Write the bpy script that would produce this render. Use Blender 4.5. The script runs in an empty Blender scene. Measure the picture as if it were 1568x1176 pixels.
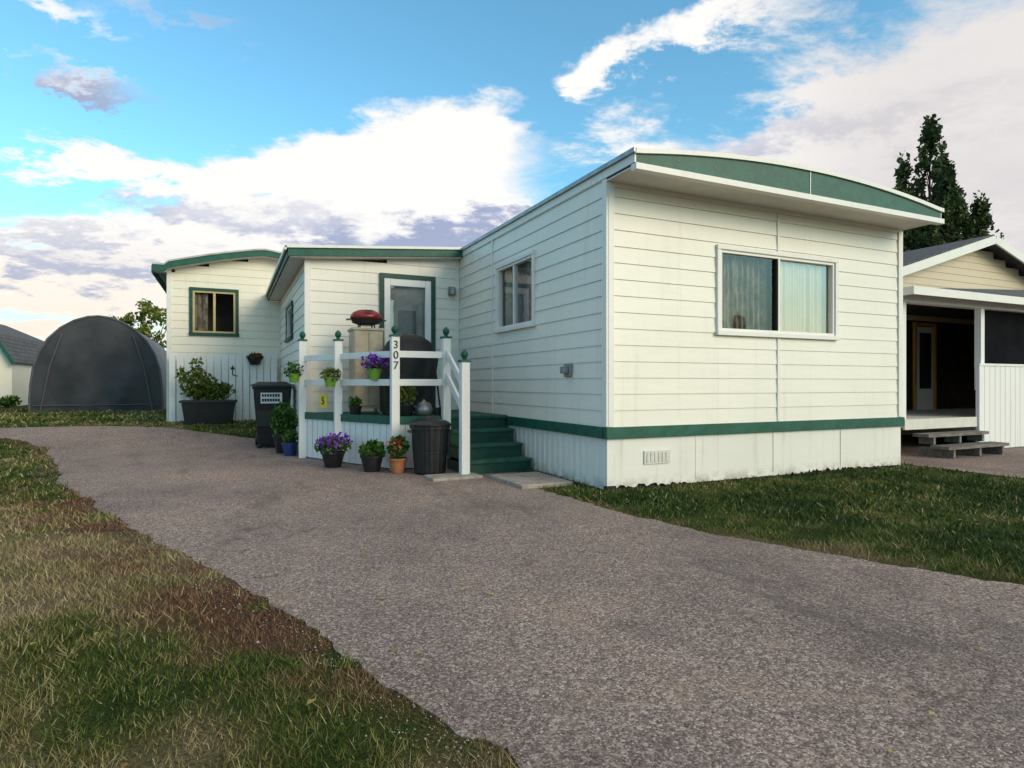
import bpy, bmesh, math, random
import numpy as np
from mathutils import Vector, Matrix
random.seed(7); rng=np.random.default_rng(7)
S=bpy.context.scene
S.view_settings.view_transform='Standard'; S.view_settings.look='None'; S.view_settings.exposure=0
TH=math.radians(24.8)
CAM=(-3.52,-5.29,1.1)

# ------------------------------------------------------------------ helpers
def sstep(a,b,x):
    t=np.clip((x-a)/(b-a),0,1); return t*t*(3-2*t)
def gh(u,v):
    return 0.3*sstep(6.0,9.0,np.asarray(v,float))*(1-sstep(-2.4,-1.0,np.asarray(u,float)))
def vnoise(x,y,seed=0):
    xi=np.floor(x).astype(np.int64); yi=np.floor(y).astype(np.int64); fx=x-xi; fy=y-yi
    fx=fx*fx*(3-2*fx); fy=fy*fy*(3-2*fy)
    def h(a,b):
        n=(a*374761393+b*668265263+seed*1274126177)&0xffffffff
        n=((n^(n>>13))*1103515245)&0xffffffff; n=(n^(n>>16))&0xffff
        return n/65535.
    return (h(xi,yi)*(1-fx)+h(xi+1,yi)*fx)*(1-fy)+(h(xi,yi+1)*(1-fx)+h(xi+1,yi+1)*fx)*fy
def fbm(x,y,sc,seed=0,o=5):
    s=0;a=1;t=0
    for i in range(o):
        s=s+a*vnoise(x*sc+i*17.3,y*sc-i*9.1,seed+i); t+=a; a*=.55; sc*=2.03
    return s/t
def empty(name,loc=(0,0,0)):
    e=bpy.data.objects.new(name,None); S.collection.objects.link(e); e.location=loc; e.empty_display_size=.2
    return e
class MB:
    def __init__(s): s.v=[]; s.f=[]
    def add(s,vs,fs):
        o=len(s.v); s.v+= [tuple(x) for x in vs]; s.f+=[tuple(i+o for i in f) for f in fs]
    def box(s,x0,x1,y0,y1,z0,z1):
        s.add([(x0,y0,z0),(x1,y0,z0),(x1,y1,z0),(x0,y1,z0),(x0,y0,z1),(x1,y0,z1),(x1,y1,z1),(x0,y1,z1)],
          [(0,3,2,1),(4,5,6,7),(0,1,5,4),(1,2,6,5),(2,3,7,6),(3,0,4,7)])
    def pbox(s,P,a0,a1,o0,o1,z0,z1):
        s.add([P(a0,o0,z0),P(a1,o0,z0),P(a1,o1,z0),P(a0,o1,z0),P(a0,o0,z1),P(a1,o0,z1),P(a1,o1,z1),P(a0,o1,z1)],
          [(0,3,2,1),(4,5,6,7),(0,1,5,4),(1,2,6,5),(2,3,7,6),(3,0,4,7)])
    def beam(s,p,q,w,h):
        p=Vector(p);q=Vector(q);d=(q-p).normalized()
        side=d.cross(Vector((0,0,1)))
        if side.length<1e-3: side=Vector((1,0,0))
        side.normalize(); up=side.cross(d)
        vs=[]
        for c in (p,q):
            for a,b in((-1,-1),(1,-1),(1,1),(-1,1)): vs.append(c+side*a*w/2+up*b*h/2)
        s.add(vs,[(0,1,2,3),(7,6,5,4),(0,4,5,1),(1,5,6,2),(2,6,7,3),(3,7,4,0)])
    def lathe(s,c,prof,n=20,sx=1,sy=1,ribs=0,rib_amp=0):
        vs=[];fs=[]
        for r,z in prof:
            for i in range(n):
                t=2*math.pi*i/n; rr=r*(1+rib_amp*math.cos(ribs*t)) if ribs else r
                vs.append((c[0]+rr*math.cos(t)*sx,c[1]+rr*math.sin(t)*sy,c[2]+z))
        for k in range(len(prof)-1):
            for i in range(n):
                j=(i+1)%n; fs.append((k*n+i,k*n+j,(k+1)*n+j,(k+1)*n+i))
        fs.append(tuple(range(n))[::-1]); fs.append(tuple((len(prof)-1)*n+i for i in range(n)))
        s.add(vs,fs)
    def tube(s,p,q,r0,r1=None,n=8):
        r1=r0 if r1 is None else r1
        p=Vector(p);q=Vector(q);d=(q-p).normalized()
        a=d.orthogonal().normalized(); b=d.cross(a)
        vs=[];
        for c,r in((p,r0),(q,r1)):
            for i in range(n):
                t=2*math.pi*i/n; vs.append(c+a*r*math.cos(t)+b*r*math.sin(t))
        fs=[(i,(i+1)%n,n+(i+1)%n,n+i) for i in range(n)]+[tuple(range(n))[::-1],tuple(range(n,2*n))]
        s.add(vs,fs)
    def obj(s,name,mat,parent=None,smooth=False,recalc=True,bevel=0):
        me=bpy.data.meshes.new(name); me.from_pydata(s.v,[],s.f)
        if recalc:
            bm=bmesh.new(); bm.from_mesh(me); bmesh.ops.recalc_face_normals(bm,faces=bm.faces); bm.to_mesh(me); bm.free()
        me.materials.append(mat)
        ob=bpy.data.objects.new(name,me); S.collection.objects.link(ob)
        if parent is not None:
            ob.parent=parent; ob.matrix_parent_inverse=Matrix.Translation(-Vector(parent.location))
        if smooth:
            for p in me.polygons: p.use_smooth=True
        if bevel:
            m=ob.modifiers.new('bev','BEVEL'); m.width=bevel; m.segments=2; m.limit_method='ANGLE'
        return ob

def rawmesh(name,V,F,mat,parent=None,attrs=None,k=3,col=None):
    me=bpy.data.meshes.new(name); n=len(V); m=len(F)
    me.vertices.add(n); me.vertices.foreach_set('co',np.asarray(V,np.float32).ravel())
    me.loops.add(m*k); me.loops.foreach_set('vertex_index',np.asarray(F,np.int32).ravel())
    me.polygons.add(m); me.polygons.foreach_set('loop_start',np.arange(0,m*k,k,dtype=np.int32))
    me.update(calc_edges=True)
    for an,av in (attrs or {}).items():
        at=me.attributes.new(an,'FLOAT','POINT'); at.data.foreach_set('value',np.asarray(av,np.float32))
    if col is not None:
        at=me.attributes.new('gcol','FLOAT_COLOR','POINT'); c4=np.ones((n,4),np.float32); c4[:,:3]=col; at.data.foreach_set('color',c4.ravel())
    me.materials.append(mat)
    ob=bpy.data.objects.new(name,me); S.collection.objects.link(ob)
    if parent is not None:
        ob.parent=parent; ob.matrix_parent_inverse=Matrix.Translation(-Vector(parent.location))
    return ob

# ------------------------------------------------------------------ materials
class NT:
    def __init__(s,nt): s.nt=nt; s.n=nt.nodes; s.l=nt.links
    def new(s,t,**k):
        n=s.n.new(t)
        for a,b in k.items(): setattr(n,a,b)
        return n
    def put(s,sock,val):
        if isinstance(val,bpy.types.NodeSocket): s.l.new(val,sock)
        elif val is not None: sock.default_value=val
    def math(s,op,a,b=None,c=None,clamp=False):
        n=s.new('ShaderNodeMath',operation=op,use_clamp=clamp)
        s.put(n.inputs[0],a); s.put(n.inputs[1],b)
        if c is not None: s.put(n.inputs[2],c)
        return n.outputs[0]
    def noise(s,vec,scale,detail=5,rough=.55,dist=0):
        n=s.new('ShaderNodeTexNoise'); s.put(n.inputs['Vector'],vec); n.inputs['Scale'].default_value=scale
        n.inputs['Detail'].default_value=detail; n.inputs['Roughness'].default_value=rough; n.inputs['Distortion'].default_value=dist
        return n.outputs['Fac']
    def ramp(s,fac,stops):
        n=s.new('ShaderNodeValToRGB'); s.put(n.inputs[0],fac)
        e=n.color_ramp.elements
        while len(e)<len(stops): e.new(.5)
        for i,(p,c) in enumerate(stops):
            e[i].position=p; e[i].color=(c,c,c,1) if isinstance(c,(int,float)) else (*c,1)
        return n.outputs[0]
    def mix(s,fac,a,b,blend='MIX'):
        n=s.new('ShaderNodeMix',data_type='RGBA',blend_type=blend)
        s.put(n.inputs[0],fac)
        for sock,v in((n.inputs[6],a),(n.inputs[7],b)):
            if isinstance(v,(tuple,list)): v=(*v,1) if len(v)==3 else v
            s.put(sock,v)
        return n.outputs[2]
    def maprange(s,x,a,b,c=0,d=1,smooth=True):
        n=s.new('ShaderNodeMapRange'); n.interpolation_type='SMOOTHSTEP' if smooth else 'LINEAR'
        s.put(n.inputs[0],x)
        for i,v in zip((1,2,3,4),(a,b,c,d)): s.put(n.inputs[i],v)
        return n.outputs[0]
    def mapping(s,vec,scale=(1,1,1),rot=(0,0,0),loc=(0,0,0)):
        n=s.new('ShaderNodeMapping'); s.put(n.inputs[0],vec); n.inputs['Scale'].default_value=scale
        n.inputs['Rotation'].default_value=rot; n.inputs['Location'].default_value=loc; return n.outputs[0]
def newmat(name):
    m=bpy.data.materials.new(name); m.use_nodes=True; t=NT(m.node_tree); b=t.n['Principled BSDF']
    pos=t.new('ShaderNodeNewGeometry').outputs['Position']
    return m,t,b,pos
def bump(t,b,h,dist=.01,strength=.5):
    n=t.new('ShaderNodeBump'); n.inputs['Strength'].default_value=strength; n.inputs['Distance'].default_value=dist
    t.put(n.inputs['Height'],h); t.l.new(n.outputs[0],b.inputs['Normal'])
def mat(name,col,rough=.6,var=.12,sc=6,bmp=0,bsc=60,metal=0,spec=.4,stretch=(1,1,1)):
    m,t,b,pos=newmat(name)
    p=t.mapping(pos,scale=stretch)
    f=t.noise(p,sc,4,.6)
    c=t.mix(t.maprange(f,.3,.7),tuple(x*(1-var) for x in col),tuple(min(1,x*(1+var)) for x in col))
    t.put(b.inputs['Base Color'],c); b.inputs['Roughness'].default_value=rough; b.inputs['Metallic'].default_value=metal
    b.inputs['Specular IOR Level'].default_value=spec
    if bmp: bump(t,b,t.noise(pos,bsc,3),bmp,.6)
    return m
def siding_mat(name,col,dirt=(.42,.37,.29),amt=1.0):
    m,t,b,pos=newmat(name)
    big=t.noise(pos,.8,3,.6); st=t.noise(t.mapping(pos,scale=(9,9,.5)),1,4,.7)
    fine=t.noise(pos,35,3,.7)
    c=t.mix(t.maprange(big,.3,.75),col,tuple(x*.94 for x in col))
    c=t.mix(t.math('MULTIPLY',t.maprange(st,.50,.8),.22*amt),c,dirt)
    c=t.mix(t.math('MULTIPLY',t.maprange(fine,.55,.8),.10*amt),c,dirt)
    if amt>1:
        sz=t.new('ShaderNodeSeparateXYZ'); t.put(sz.inputs[0],pos)
        lowd=t.math('MULTIPLY',t.maprange(sz.outputs[2],.0,.16,1,0),t.maprange(t.noise(pos,7,4,.7),.38,.62))
        c=t.mix(t.math('MULTIPLY',lowd,.55),c,dirt)
    t.put(b.inputs['Base Color'],c); b.inputs['Roughness'].default_value=.42; b.inputs['Specular IOR Level'].default_value=.35
    bump(t,b,t.noise(t.mapping(pos,scale=(1.2,1.2,3)),2.2,2),.012,.35)
    return m
M={}
M['siding']=siding_mat('vinyl_siding',(.84,.775,.685))
M['siding2']=siding_mat('vinyl_siding_rear',(.83,.75,.62))
M['trim']=siding_mat('white_trim',(.80,.755,.70))
M['skirt']=siding_mat('white_skirting',(.80,.755,.69),(.22,.17,.12),1.3)
M['paint']=siding_mat('white_paint_wood',(.82,.79,.76),(.3,.27,.2))
M['green']=mat('green_paint',(.007,.082,.052),.5,.22,9,.002,40)
M['greendk']=mat('green_paint_dark',(.009,.058,.038),.5,.25,9,.002,40)
M['greenstep']=mat('green_deck_paint',(.017,.088,.057),.65,.35,7,.003,50)
M['roof']=mat('metal_roof',(.42,.41,.40),.5,.2,3,metal=.2)
M['soffit']=mat('soffit',(.64,.60,.54),.6,.06,8)
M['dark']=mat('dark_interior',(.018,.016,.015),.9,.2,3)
M['room']=mat('room_interior',(.08,.065,.055),.9,.3,2)
M['curtain']=mat('curtain_cloth',(.46,.40,.32),.9,.25,14,stretch=(1,1,.6))
M['curtaindk']=mat('curtain_cloth_sheer',(.22,.19,.15),.9,.6,13,stretch=(1,1,.45))
M['drape']=mat('blue_grey_drape',(.20,.20,.26),.9,.3,10)
M['blind']=mat('blind_pale',(.84,.73,.54),.9,.08,3)
M['black']=mat('black_plastic',(.014,.014,.015),.42,.3,10,.002,90)
M['cover']=mat('black_cover_fabric',(.013,.013,.015),.55,.3,8,.01,12)
M['bin']=mat('bin_plastic',(.012,.012,.013),.38,.3,8)
M['red']=mat('red_enamel',(.22,.010,.012),.25,.15,5,spec=.6)
M['beige']=mat('beige_wood',(.44,.36,.26),.6,.15,6,.002,30)
M['terracotta']=mat('terracotta',(.36,.13,.06),.8,.2,12)
M['blue']=mat('blue_glaze',(.02,.045,.16),.3,.2,12)
M['limepot']=mat('lime_plastic',(.16,.32,.04),.4,.1,12)
M['soil']=mat('soil',(.03,.02,.013),.95,.4,50,.01,80)
M['grey']=mat('grey_metal',(.28,.28,.28),.4,.2,10,metal=.6)
M['yellow']=mat('yellow_sign',(.75,.55,.03),.5,.05,10)
M['yframe']=mat('tan_window_frame',(.50,.38,.18),.5,.1,10)
M['concrete']=mat('concrete',(.32,.28,.24),.85,.22,10,.004,60)
M['oldwood']=mat('weathered_wood',(.16,.14,.125),.85,.35,12,.004,60,stretch=(.4,2,2))
M['bark']=mat('bark',(.06,.045,.032),.9,.3,20,.02,20)
M['fabric']=mat('shelter_fabric',(.045,.044,.050),.6,.25,1.5,.02,3)
M['fabric2']=mat('shelter_fabric_side',(.12,.125,.14),.6,.2,1.5,.02,3)
M['seam']=mat('fabric_seam',(.10,.10,.105),.7,.1,5)
M['cream']=siding_mat('neighbour_siding',(.66,.52,.36))
M['brown']=mat('brown_wall',(.045,.034,.027),.8,.3,4,spec=.1)
M['ochre']=mat('ochre_trim',(.55,.34,.08),.6,.1,6)
M['text']=mat('black_numerals',(.01,.01,.01),.4,.0)
M['sticker']=mat('white_sticker',(.7,.7,.7),.5,.05)
M['screen']=mat('porch_screen',(.010,.010,.012),.9,.3,2,spec=.03)
def shingle():
    m,t,b,pos=newmat('asphalt_shingles')
    br=t.new('ShaderNodeTexBrick'); t.put(br.inputs['Vector'],t.mapping(pos,scale=(1,1,1),rot=(math.radians(55),0,math.radians(90))))
    br.inputs['Scale'].default_value=3; br.inputs['Color1'].default_value=(.115,.11,.12,1); br.inputs['Color2'].default_value=(.065,.065,.072,1)
    br.inputs['Mortar'].default_value=(.02,.02,.02,1); br.inputs['Mortar Size'].default_value=.03
    n=t.noise(pos,25,4)
    c=t.mix(t.maprange(n,.3,.7,0,.5),br.outputs['Color'],(.14,.13,.135))
    t.put(b.inputs['Base Color'],c); b.inputs['Roughness'].default_value=.9
    bump(t,b,t.noise(pos,70,2),.01,.5)
    return m
M['shingle']=shingle()
def glass(name,refl,tint=(.82,.82,.80)):
    m=bpy.data.materials.new(name); m.use_nodes=True; t=NT(m.node_tree); t.n.clear()
    out=t.new('ShaderNodeOutputMaterial'); mx=t.new('ShaderNodeMixShader')
    tr=t.new('ShaderNodeBsdfTransparent'); tr.inputs[0].default_value=(*tint,1)
    gl=t.new('ShaderNodeBsdfGlossy'); gl.inputs['Roughness'].default_value=.02
    lw=t.new('ShaderNodeLayerWeight'); lw.inputs[0].default_value=.35
    f=t.math('ADD',t.math('MULTIPLY',lw.outputs['Facing'],.35),refl,clamp=True)
    pos=t.new('ShaderNodeNewGeometry').outputs['Position']
    bn=t.new('ShaderNodeBump'); bn.inputs['Strength'].default_value=.15; bn.inputs['Distance'].default_value=.01
    t.put(bn.inputs['Height'],t.noise(pos,1.6,2)); t.l.new(bn.outputs[0],gl.inputs['Normal'])
    t.put(mx.inputs[0],f); t.l.new(tr.outputs[0],mx.inputs[1]); t.l.new(gl.outputs[0],mx.inputs[2]); t.l.new(mx.outputs[0],out.inputs[0])
    return m
M['glass']=glass('window_glass',.0)
M['glassr']=glass('window_glass_reflective',.14)
def leafmat(name,c1,c2,c3,trans=.25):
    m,t,b,pos=newmat(name)
    a=t.new('ShaderNodeAttribute',attribute_name='rnd').outputs['Fac']
    c=t.ramp(a,[(0,c1),(.5,c2),(1,c3)])
    t.put(b.inputs['Base Color'],c); b.inputs['Roughness'].default_value=.6; b.inputs['Specular IOR Level'].default_value=.2
    if trans:
        tl=t.new('ShaderNodeBsdfTranslucent'); t.put(tl.inputs[0],c)
        mx=t.new('ShaderNodeMixShader'); mx.inputs[0].default_value=trans
        out=t.n['Material Output']; t.l.new(b.outputs[0],mx.inputs[1]); t.l.new(tl.outputs[0],mx.inputs[2]); t.l.new(mx.outputs[0],out.inputs[0])
    return m
M['leaf']=leafmat('leaf_green',(.02,.055,.010),(.05,.12,.02),(.11,.20,.04))
M['leafy']=leafmat('leaf_yellow_green',(.05,.08,.012),(.12,.17,.03),(.26,.26,.05))
M['poplar']=leafmat('poplar_leaf',(.022,.045,.016),(.055,.085,.028),(.11,.14,.045))
M['spruce']=leafmat('spruce_needles',(.008,.02,.010),(.018,.04,.018),(.03,.06,.03),0)
M['far']=leafmat('distant_leaf',(.02,.035,.012),(.035,.06,.02),(.05,.08,.03),0)
M['purple']=leafmat('petunia_purple',(.10,.015,.24),(.22,.04,.46),(.36,.12,.62))
M['pinkred']=leafmat('flower_red',(.30,.02,.02),(.5,.08,.05),(.6,.2,.15))
M['litter']=leafmat('fallen_leaf',(.16,.08,.02),(.30,.20,.05),(.42,.34,.12),0)

def ground_mat():
    m,t,b,pos=newmat('ground_grass')
    c=t.new('ShaderNodeAttribute',attribute_name='gcol').outputs['Color']
    f=t.noise(pos,75,5,.75)
    c=t.mix(1,c,t.ramp(f,[(.36,.25),(.5,.75),(.64,1.3)]),'MULTIPLY')
    t.put(b.inputs['Base Color'],c); b.inputs['Roughness'].default_value=.95; b.inputs['Specular IOR Level'].default_value=.1
    bump(t,b,f,.03,.9)
    return m
def blade_mat():
    m,t,b,pos=newmat('grass_blades')
    c=t.new('ShaderNodeAttribute',attribute_name='gcol').outputs['Color']
    t.put(b.inputs['Base Color'],c); b.inputs['Roughness'].default_value=.6; b.inputs['Specular IOR Level'].default_value=.12
    return m
def asphalt():
    m,t,b,pos=newmat('driveway_asphalt')
    v=t.new('ShaderNodeTexVoronoi'); t.put(v.inputs['Vector'],pos); v.inputs['Scale'].default_value=155
    sp=t.new('ShaderNodeSeparateColor'); t.l.new(v.outputs['Color'],sp.inputs[0])
    v2=t.new('ShaderNodeTexVoronoi'); t.put(v2.inputs['Vector'],pos); v2.inputs['Scale'].default_value=70
    sp2=t.new('ShaderNodeSeparateColor'); t.l.new(v2.outputs['Color'],sp2.inputs[0])
    c=t.ramp(sp.outputs[0],[(0,(.095,.072,.063)),(.35,(.190,.147,.130)),(.65,(.260,.205,.182)),(.88,(.36,.290,.26)),(1,(.56,.48,.43))])
    c=t.mix(t.maprange(sp2.outputs[1],.89,.93,0,.55),c,(.48,.39,.33))
    c=t.mix(t.maprange(sp2.outputs[0],.82,.86,0,.5),c,(.10,.078,.070))
    big=t.noise(pos,.6,4,.65); mid=t.noise(pos,3.2,5,.7,.4)
    c=t.mix(1,c,t.ramp(big,[(.30,(.74,.72,.73)),(.5,(1.03,.99,.98)),(.68,(1.28,1.19,1.12))]),'MULTIPLY')
    c=t.mix(t.maprange(mid,.50,.72,0,.40),c,(.33,.235,.17))
    st=t.noise(t.mapping(pos,scale=(.8,.36,1),rot=(0,0,.45),loc=(.3,.9,0)),1.1,6,.74)
    c=t.mix(t.maprange(st,.52,.67,0,.60),c,(.105,.087,.083))
    w=t.new('ShaderNodeTexVoronoi',feature='DISTANCE_TO_EDGE')
    dn=t.new('ShaderNodeTexNoise'); t.put(dn.inputs['Vector'],pos); dn.inputs['Scale'].default_value=2.5; dn.inputs['Detail'].default_value=4
    vm=t.new('ShaderNodeVectorMath',operation='MULTIPLY_ADD'); t.l.new(dn.outputs['Color'],vm.inputs[0]); vm.inputs[1].default_value=(.9,.9,0); t.l.new(pos,vm.inputs[2])
    t.l.new(vm.outputs[0],w.inputs['Vector']); w.inputs['Scale'].default_value=.42
    cr=t.maprange(w.outputs['Distance'],.0,.008,.5,0)
    c=t.mix(t.math('MULTIPLY',cr,t.maprange(mid,.45,.6)),c,(.04,.034,.03))
    t.put(b.inputs['Base Color'],c); b.inputs['Roughness'].default_value=.9; b.inputs['Specular IOR Level'].default_value=.15
    h=t.math('ADD',t.math('MULTIPLY',v.outputs['Distance'],-.6),t.math('MULTIPLY',v2.outputs['Distance'],-.6))
    bump(t,b,t.math('ADD',h,t.math('MULTIPLY',mid,.6)),.003,.75)
    return m
M['ground']=ground_mat(); M['blade']=blade_mat(); M['asphalt']=asphalt()
M['stone']=leafmat('gravel_stone',(.12,.10,.09),(.26,.215,.185),(.50,.44,.40),0)

# ------------------------------------------------------------------ ground, driveway
left_edge=[(-3.6,-8.2),(-2.98,-6.6),(-2.78,-5),(-2.80,-3.74),(-2.86,-3.48),(-2.98,-3.07),(-3.15,-2.56),(-3.41,-1.83),(-3.73,-1.03),(-4.2,.14),(-4.8,1.9),(-5.3,3.24),(-5.94,5.95),(-6.3,6.9),(-7.0,7.7),(-9,8.15),(-12,8.3)]
rest=[(-12,8.7),(-9,8.72),(-7.2,8.75),(-6.2,8.7),(-4.9,8.35),(-4.1,7.8),(-3.3,7.1),(-2.6,6.6),(-2.3,5.5),(-2.2,4.5),(-1.0,2.6),(-.3,1.9),(-.45,.9),(-.57,.35),(-.53,-.7),(-.39,-1.26),(-.3,-1.89),(-.03,-2.49),(.19,-2.98),(.45,-3.48),(1.0,-4.1),(2.2,-5.2),(3.2,-7),(4.0,-8.2)]
def rough_line(pts,step=.05,amp=.035,seed=1):
    r=random.Random(seed); out=[]; off=0
    for i in range(len(pts)-1):
        p0=pts[max(i-1,0)];p1=pts[i];p2=pts[i+1];p3=pts[min(i+2,len(pts)-1)]
        L=math.dist(p1,p2); n=max(1,int(L/step)) if L<6 else 6
        for k in range(n):
            t=k/n
            q=[.5*((2*p1[j])+(-p0[j]+p2[j])*t+(2*p0[j]-5*p1[j]+4*p2[j]-p3[j])*t*t+(-p0[j]+3*p1[j]-3*p2[j]+p3[j])*t**3) for j in(0,1)]
            off=off*.85+r.uniform(-amp,amp)*.7
            d=((p2[0]-p1[0])/L,(p2[1]-p1[1])/L)
            out.append((q[0]-d[1]*off,q[1]+d[0]*off))
    out.append(pts[-1]); return out
poly=rough_line(left_edge,seed=3,amp=.034)+rough_line(rest,seed=5,amp=.034)
poly_nb=rough_line([(4.86,-8.2),(4.82,-4),(4.84,-1.4),(4.9,0)],seed=8,amp=.02)+[(4.95,9),(5.75,9),(5.75,2.9),(13,2.9),(13,-8.2)]
def pip(px,py,poly):
    px=np.asarray(px);py=np.asarray(py); ins=np.zeros(px.shape,bool); n=len(poly); j=n-1
    for i in range(n):
        xi,yi=poly[i];xj,yj=poly[j]
        if yi!=yj:
            c=((yi>py)!=(yj>py))&(px<(xj-xi)*(py-yi)/(yj-yi)+xi); ins^=c
        j=i
    return ins
LE=np.array(left_edge); RE=np.array(rest[11:])
def dist_line(u,v,LE):
    d=np.full(np.shape(u),1e9)
    for a,b in zip(LE[:-1],LE[1:]):
        ab=b-a; t=np.clip(((u-a[0])*ab[0]+(v-a[1])*ab[1])/(ab@ab),0,1)
        d=np.minimum(d,np.hypot(u-(a[0]+t*ab[0]),v-(a[1]+t*ab[1])))
    return d
def grass_rgb(u,v,mul=1.0,jit=0):
    d=dist_line(u,v,LE); dR=dist_line(u,v,RE); left=(u<-2.6)
    n1=fbm(u,v,.9,11); n2=fbm(u,v,3.6,23); n3=fbm(u,v,13,37,3)
    dry=np.where(left,.63+.06*np.exp(-(d/.7)**2)*sstep(4.5,1.0,v)+.17*np.exp(-((u+4.5)/1.2)**2-((v+1.8)/1.5)**2)-.20*sstep(.4,3.0,v), .27+.22*np.exp(-(dR/.35)**2))
    dry=np.where(left&(v>6),.34,dry)
    f=dry+1.0*(n1-.5)+1.0*(n2-.5)+.45*(n3-.5)+jit
    xs_=[-.2,.12,.34,.50,.64,.80,1.1]
    C=np.array([(.026,.046,.009),(.040,.070,.013),(.072,.104,.019),(.122,.130,.032),(.210,.178,.072),(.29,.23,.115),(.33,.25,.15)])
    col=np.stack([np.interp(f,xs_,C[:,i]) for i in range(3)],-1)
    red=np.where(left,.9*np.exp(-((d-.25)/.34)**2)*sstep(3.8,1.8,v)*sstep(-3.8,-2.0,v)+.5*np.exp(-(d/.22)**2),.35*np.exp(-(dR/.16)**2))
    red=np.clip(red*sstep(.38,.58,n2+.35*(n3-.5)),0,1)[...,None]
    col=col*(1-red)+np.array((.175,.090,.052))*red
    return col*mul
xs=np.unique(np.concatenate([[-600,-300,-150,-80,-50,-32,-24,-18],np.arange(-14,14.01,.125),[16,20,26,36,55,90,160,300,600]]))
ys=np.unique(np.concatenate([[-600,-300,-150,-80,-45,-28,-18,-13],np.arange(-9,20.01,.125),[22,25,30,40,60,100,200,400,700]]))
X,Y=np.meshgrid(xs,ys); Z=gh(X,Y)
V=np.stack([X.ravel(),Y.ravel(),Z.ravel()],1); nx=len(xs)
I=(np.arange(len(ys)-1)[:,None]*nx+np.arange(nx-1)[None,:]).ravel()
F=np.stack([I,I+1,I+1+nx,I+nx],1)
rawmesh('ground',V,F,M['ground'],None,None,k=4,col=grass_rgb(V[:,0],V[:,1],.9))
def sheet(name,poly,mat,off):
    bm=bmesh.new(); f=bm.faces.new([bm.verts.new((x,y,0)) for x,y in poly])
    ymax=max(p[1] for p in poly)
    if ymax>5.5:
        for yy in np.arange(5.5,9.6,.125):
            bmesh.ops.bisect_plane(bm,geom=bm.verts[:]+bm.edges[:]+bm.faces[:],plane_co=(0,yy,0),plane_no=(0,1,0),dist=1e-6)
    for v in bm.verts: v.co.z=float(gh(v.co.x,v.co.y))+off
    bmesh.ops.triangulate(bm,faces=bm.faces[:]); bmesh.ops.recalc_face_normals(bm,faces=bm.faces[:])
    be=[e for e in bm.edges if e.is_boundary]
    r=bmesh.ops.extrude_edge_only(bm,edges=be)
    for v in [g for g in r['geom'] if isinstance(g,bmesh.types.BMVert)]: v.co.z-=off+.006
    me=bpy.data.meshes.new(name); bm.to_mesh(me); bm.free(); me.materials.append(mat)
    ob=bpy.data.objects.new(name,me); S.collection.objects.link(ob); return ob
sheet('driveway',poly,M['asphalt'],.006)
sheet('neighbour_driveway',poly_nb,M['asphalt'],.005)
sheet('street',[(-80,-16),(80,-16),(80,-8.1),(-80,-8.1)],M['asphalt'],.011)

def grass():
    Us=[];Vs=[];W=[];H=[]
    bands=[(0.9,3.0,9500,.0023,.028),(3.0,5.5,4600,.0037,.033),(5.5,9,1700,.0075,.037),(9,15,420,.014,.045),(15,24,110,.03,.06)]
    for r0,r1,den,w,h in bands:
        area=math.pi*(r1*r1-r0*r0)*(130/360); n=int(area*den)
        r=np.sqrt(rng.uniform(r0*r0,r1*r1,n)); a=rng.uniform(-65,65,n)*math.pi/180+TH
        u=CAM[0]+r*np.sin(a); v=CAM[1]+r*np.cos(a)
        Us.append(u);Vs.append(v);W.append(np.full(n,w));H.append(np.full(n,h))
    u=np.concatenate(Us);v=np.concatenate(Vs);w=np.concatenate(W);h=np.concatenate(H)
    keep=~pip(u,v,poly)&~pip(u,v,poly_nb)&~((u>-.02)&(u<4.72)&(v>-.02)&(v<19))
    keep&=~((u>-2.5)&(u<0.1)&(v>2.0)&(v<16)); keep&=~((u>-4.72)&(v>9.3)&(u<0))&~((u>-8.6)&(u<-5.3)&(v>16)&(v<23))
    keep&=~((u>5.0)&(v>.5)); keep&=(v>-8.1)
    keep&=~((u>-.78)&(u<-.12)&(v>.42)&(v<1.32))
    u,v,w,h=u[keep],v[keep],w[keep],h[keep]; n=len(u)
    d=np.minimum(dist_line(u,v,LE),dist_line(u,v,RE)); cl=fbm(u,v,4.5,77,4)
    bare=.25*np.exp(-(d/.25)**2)
    keep=rng.random(n)<(sstep(.22,.55,cl)*.7+.35-bare); u,v,w,h,cl=u[keep],v[keep],w[keep],h[keep],cl[keep]; n=len(u)
    h=h*rng.uniform(.35,1.3,n)*(.4+1.2*cl); th=rng.uniform(0,2*np.pi,n); ln=rng.uniform(.1,1.6,n)*h; la=rng.uniform(0,2*np.pi,n)
    z=gh(u,v); w=w*rng.uniform(.6,1.2,n)
    A=np.stack([u-np.cos(th)*w,v-np.sin(th)*w,z-.004],1);B=np.stack([u+np.cos(th)*w,v+np.sin(th)*w,z-.004],1)
    C=np.stack([u+np.cos(la)*ln,v+np.sin(la)*ln,z+h],1)
    V=np.stack([A,B,C],1).reshape(-1,3); F=np.arange(3*n).reshape(-1,3)
    c=grass_rgb(u,v,1.05,rng.normal(0,.13,n))*rng.uniform(.6,1.4,n)[:,None]
    straw=rng.random(n)<np.where(u<-2.6,.10,.04); c[straw]=(.38,.31,.17)
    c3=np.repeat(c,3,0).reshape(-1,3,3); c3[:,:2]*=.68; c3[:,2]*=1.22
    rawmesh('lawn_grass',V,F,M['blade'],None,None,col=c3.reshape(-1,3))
grass()
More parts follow.
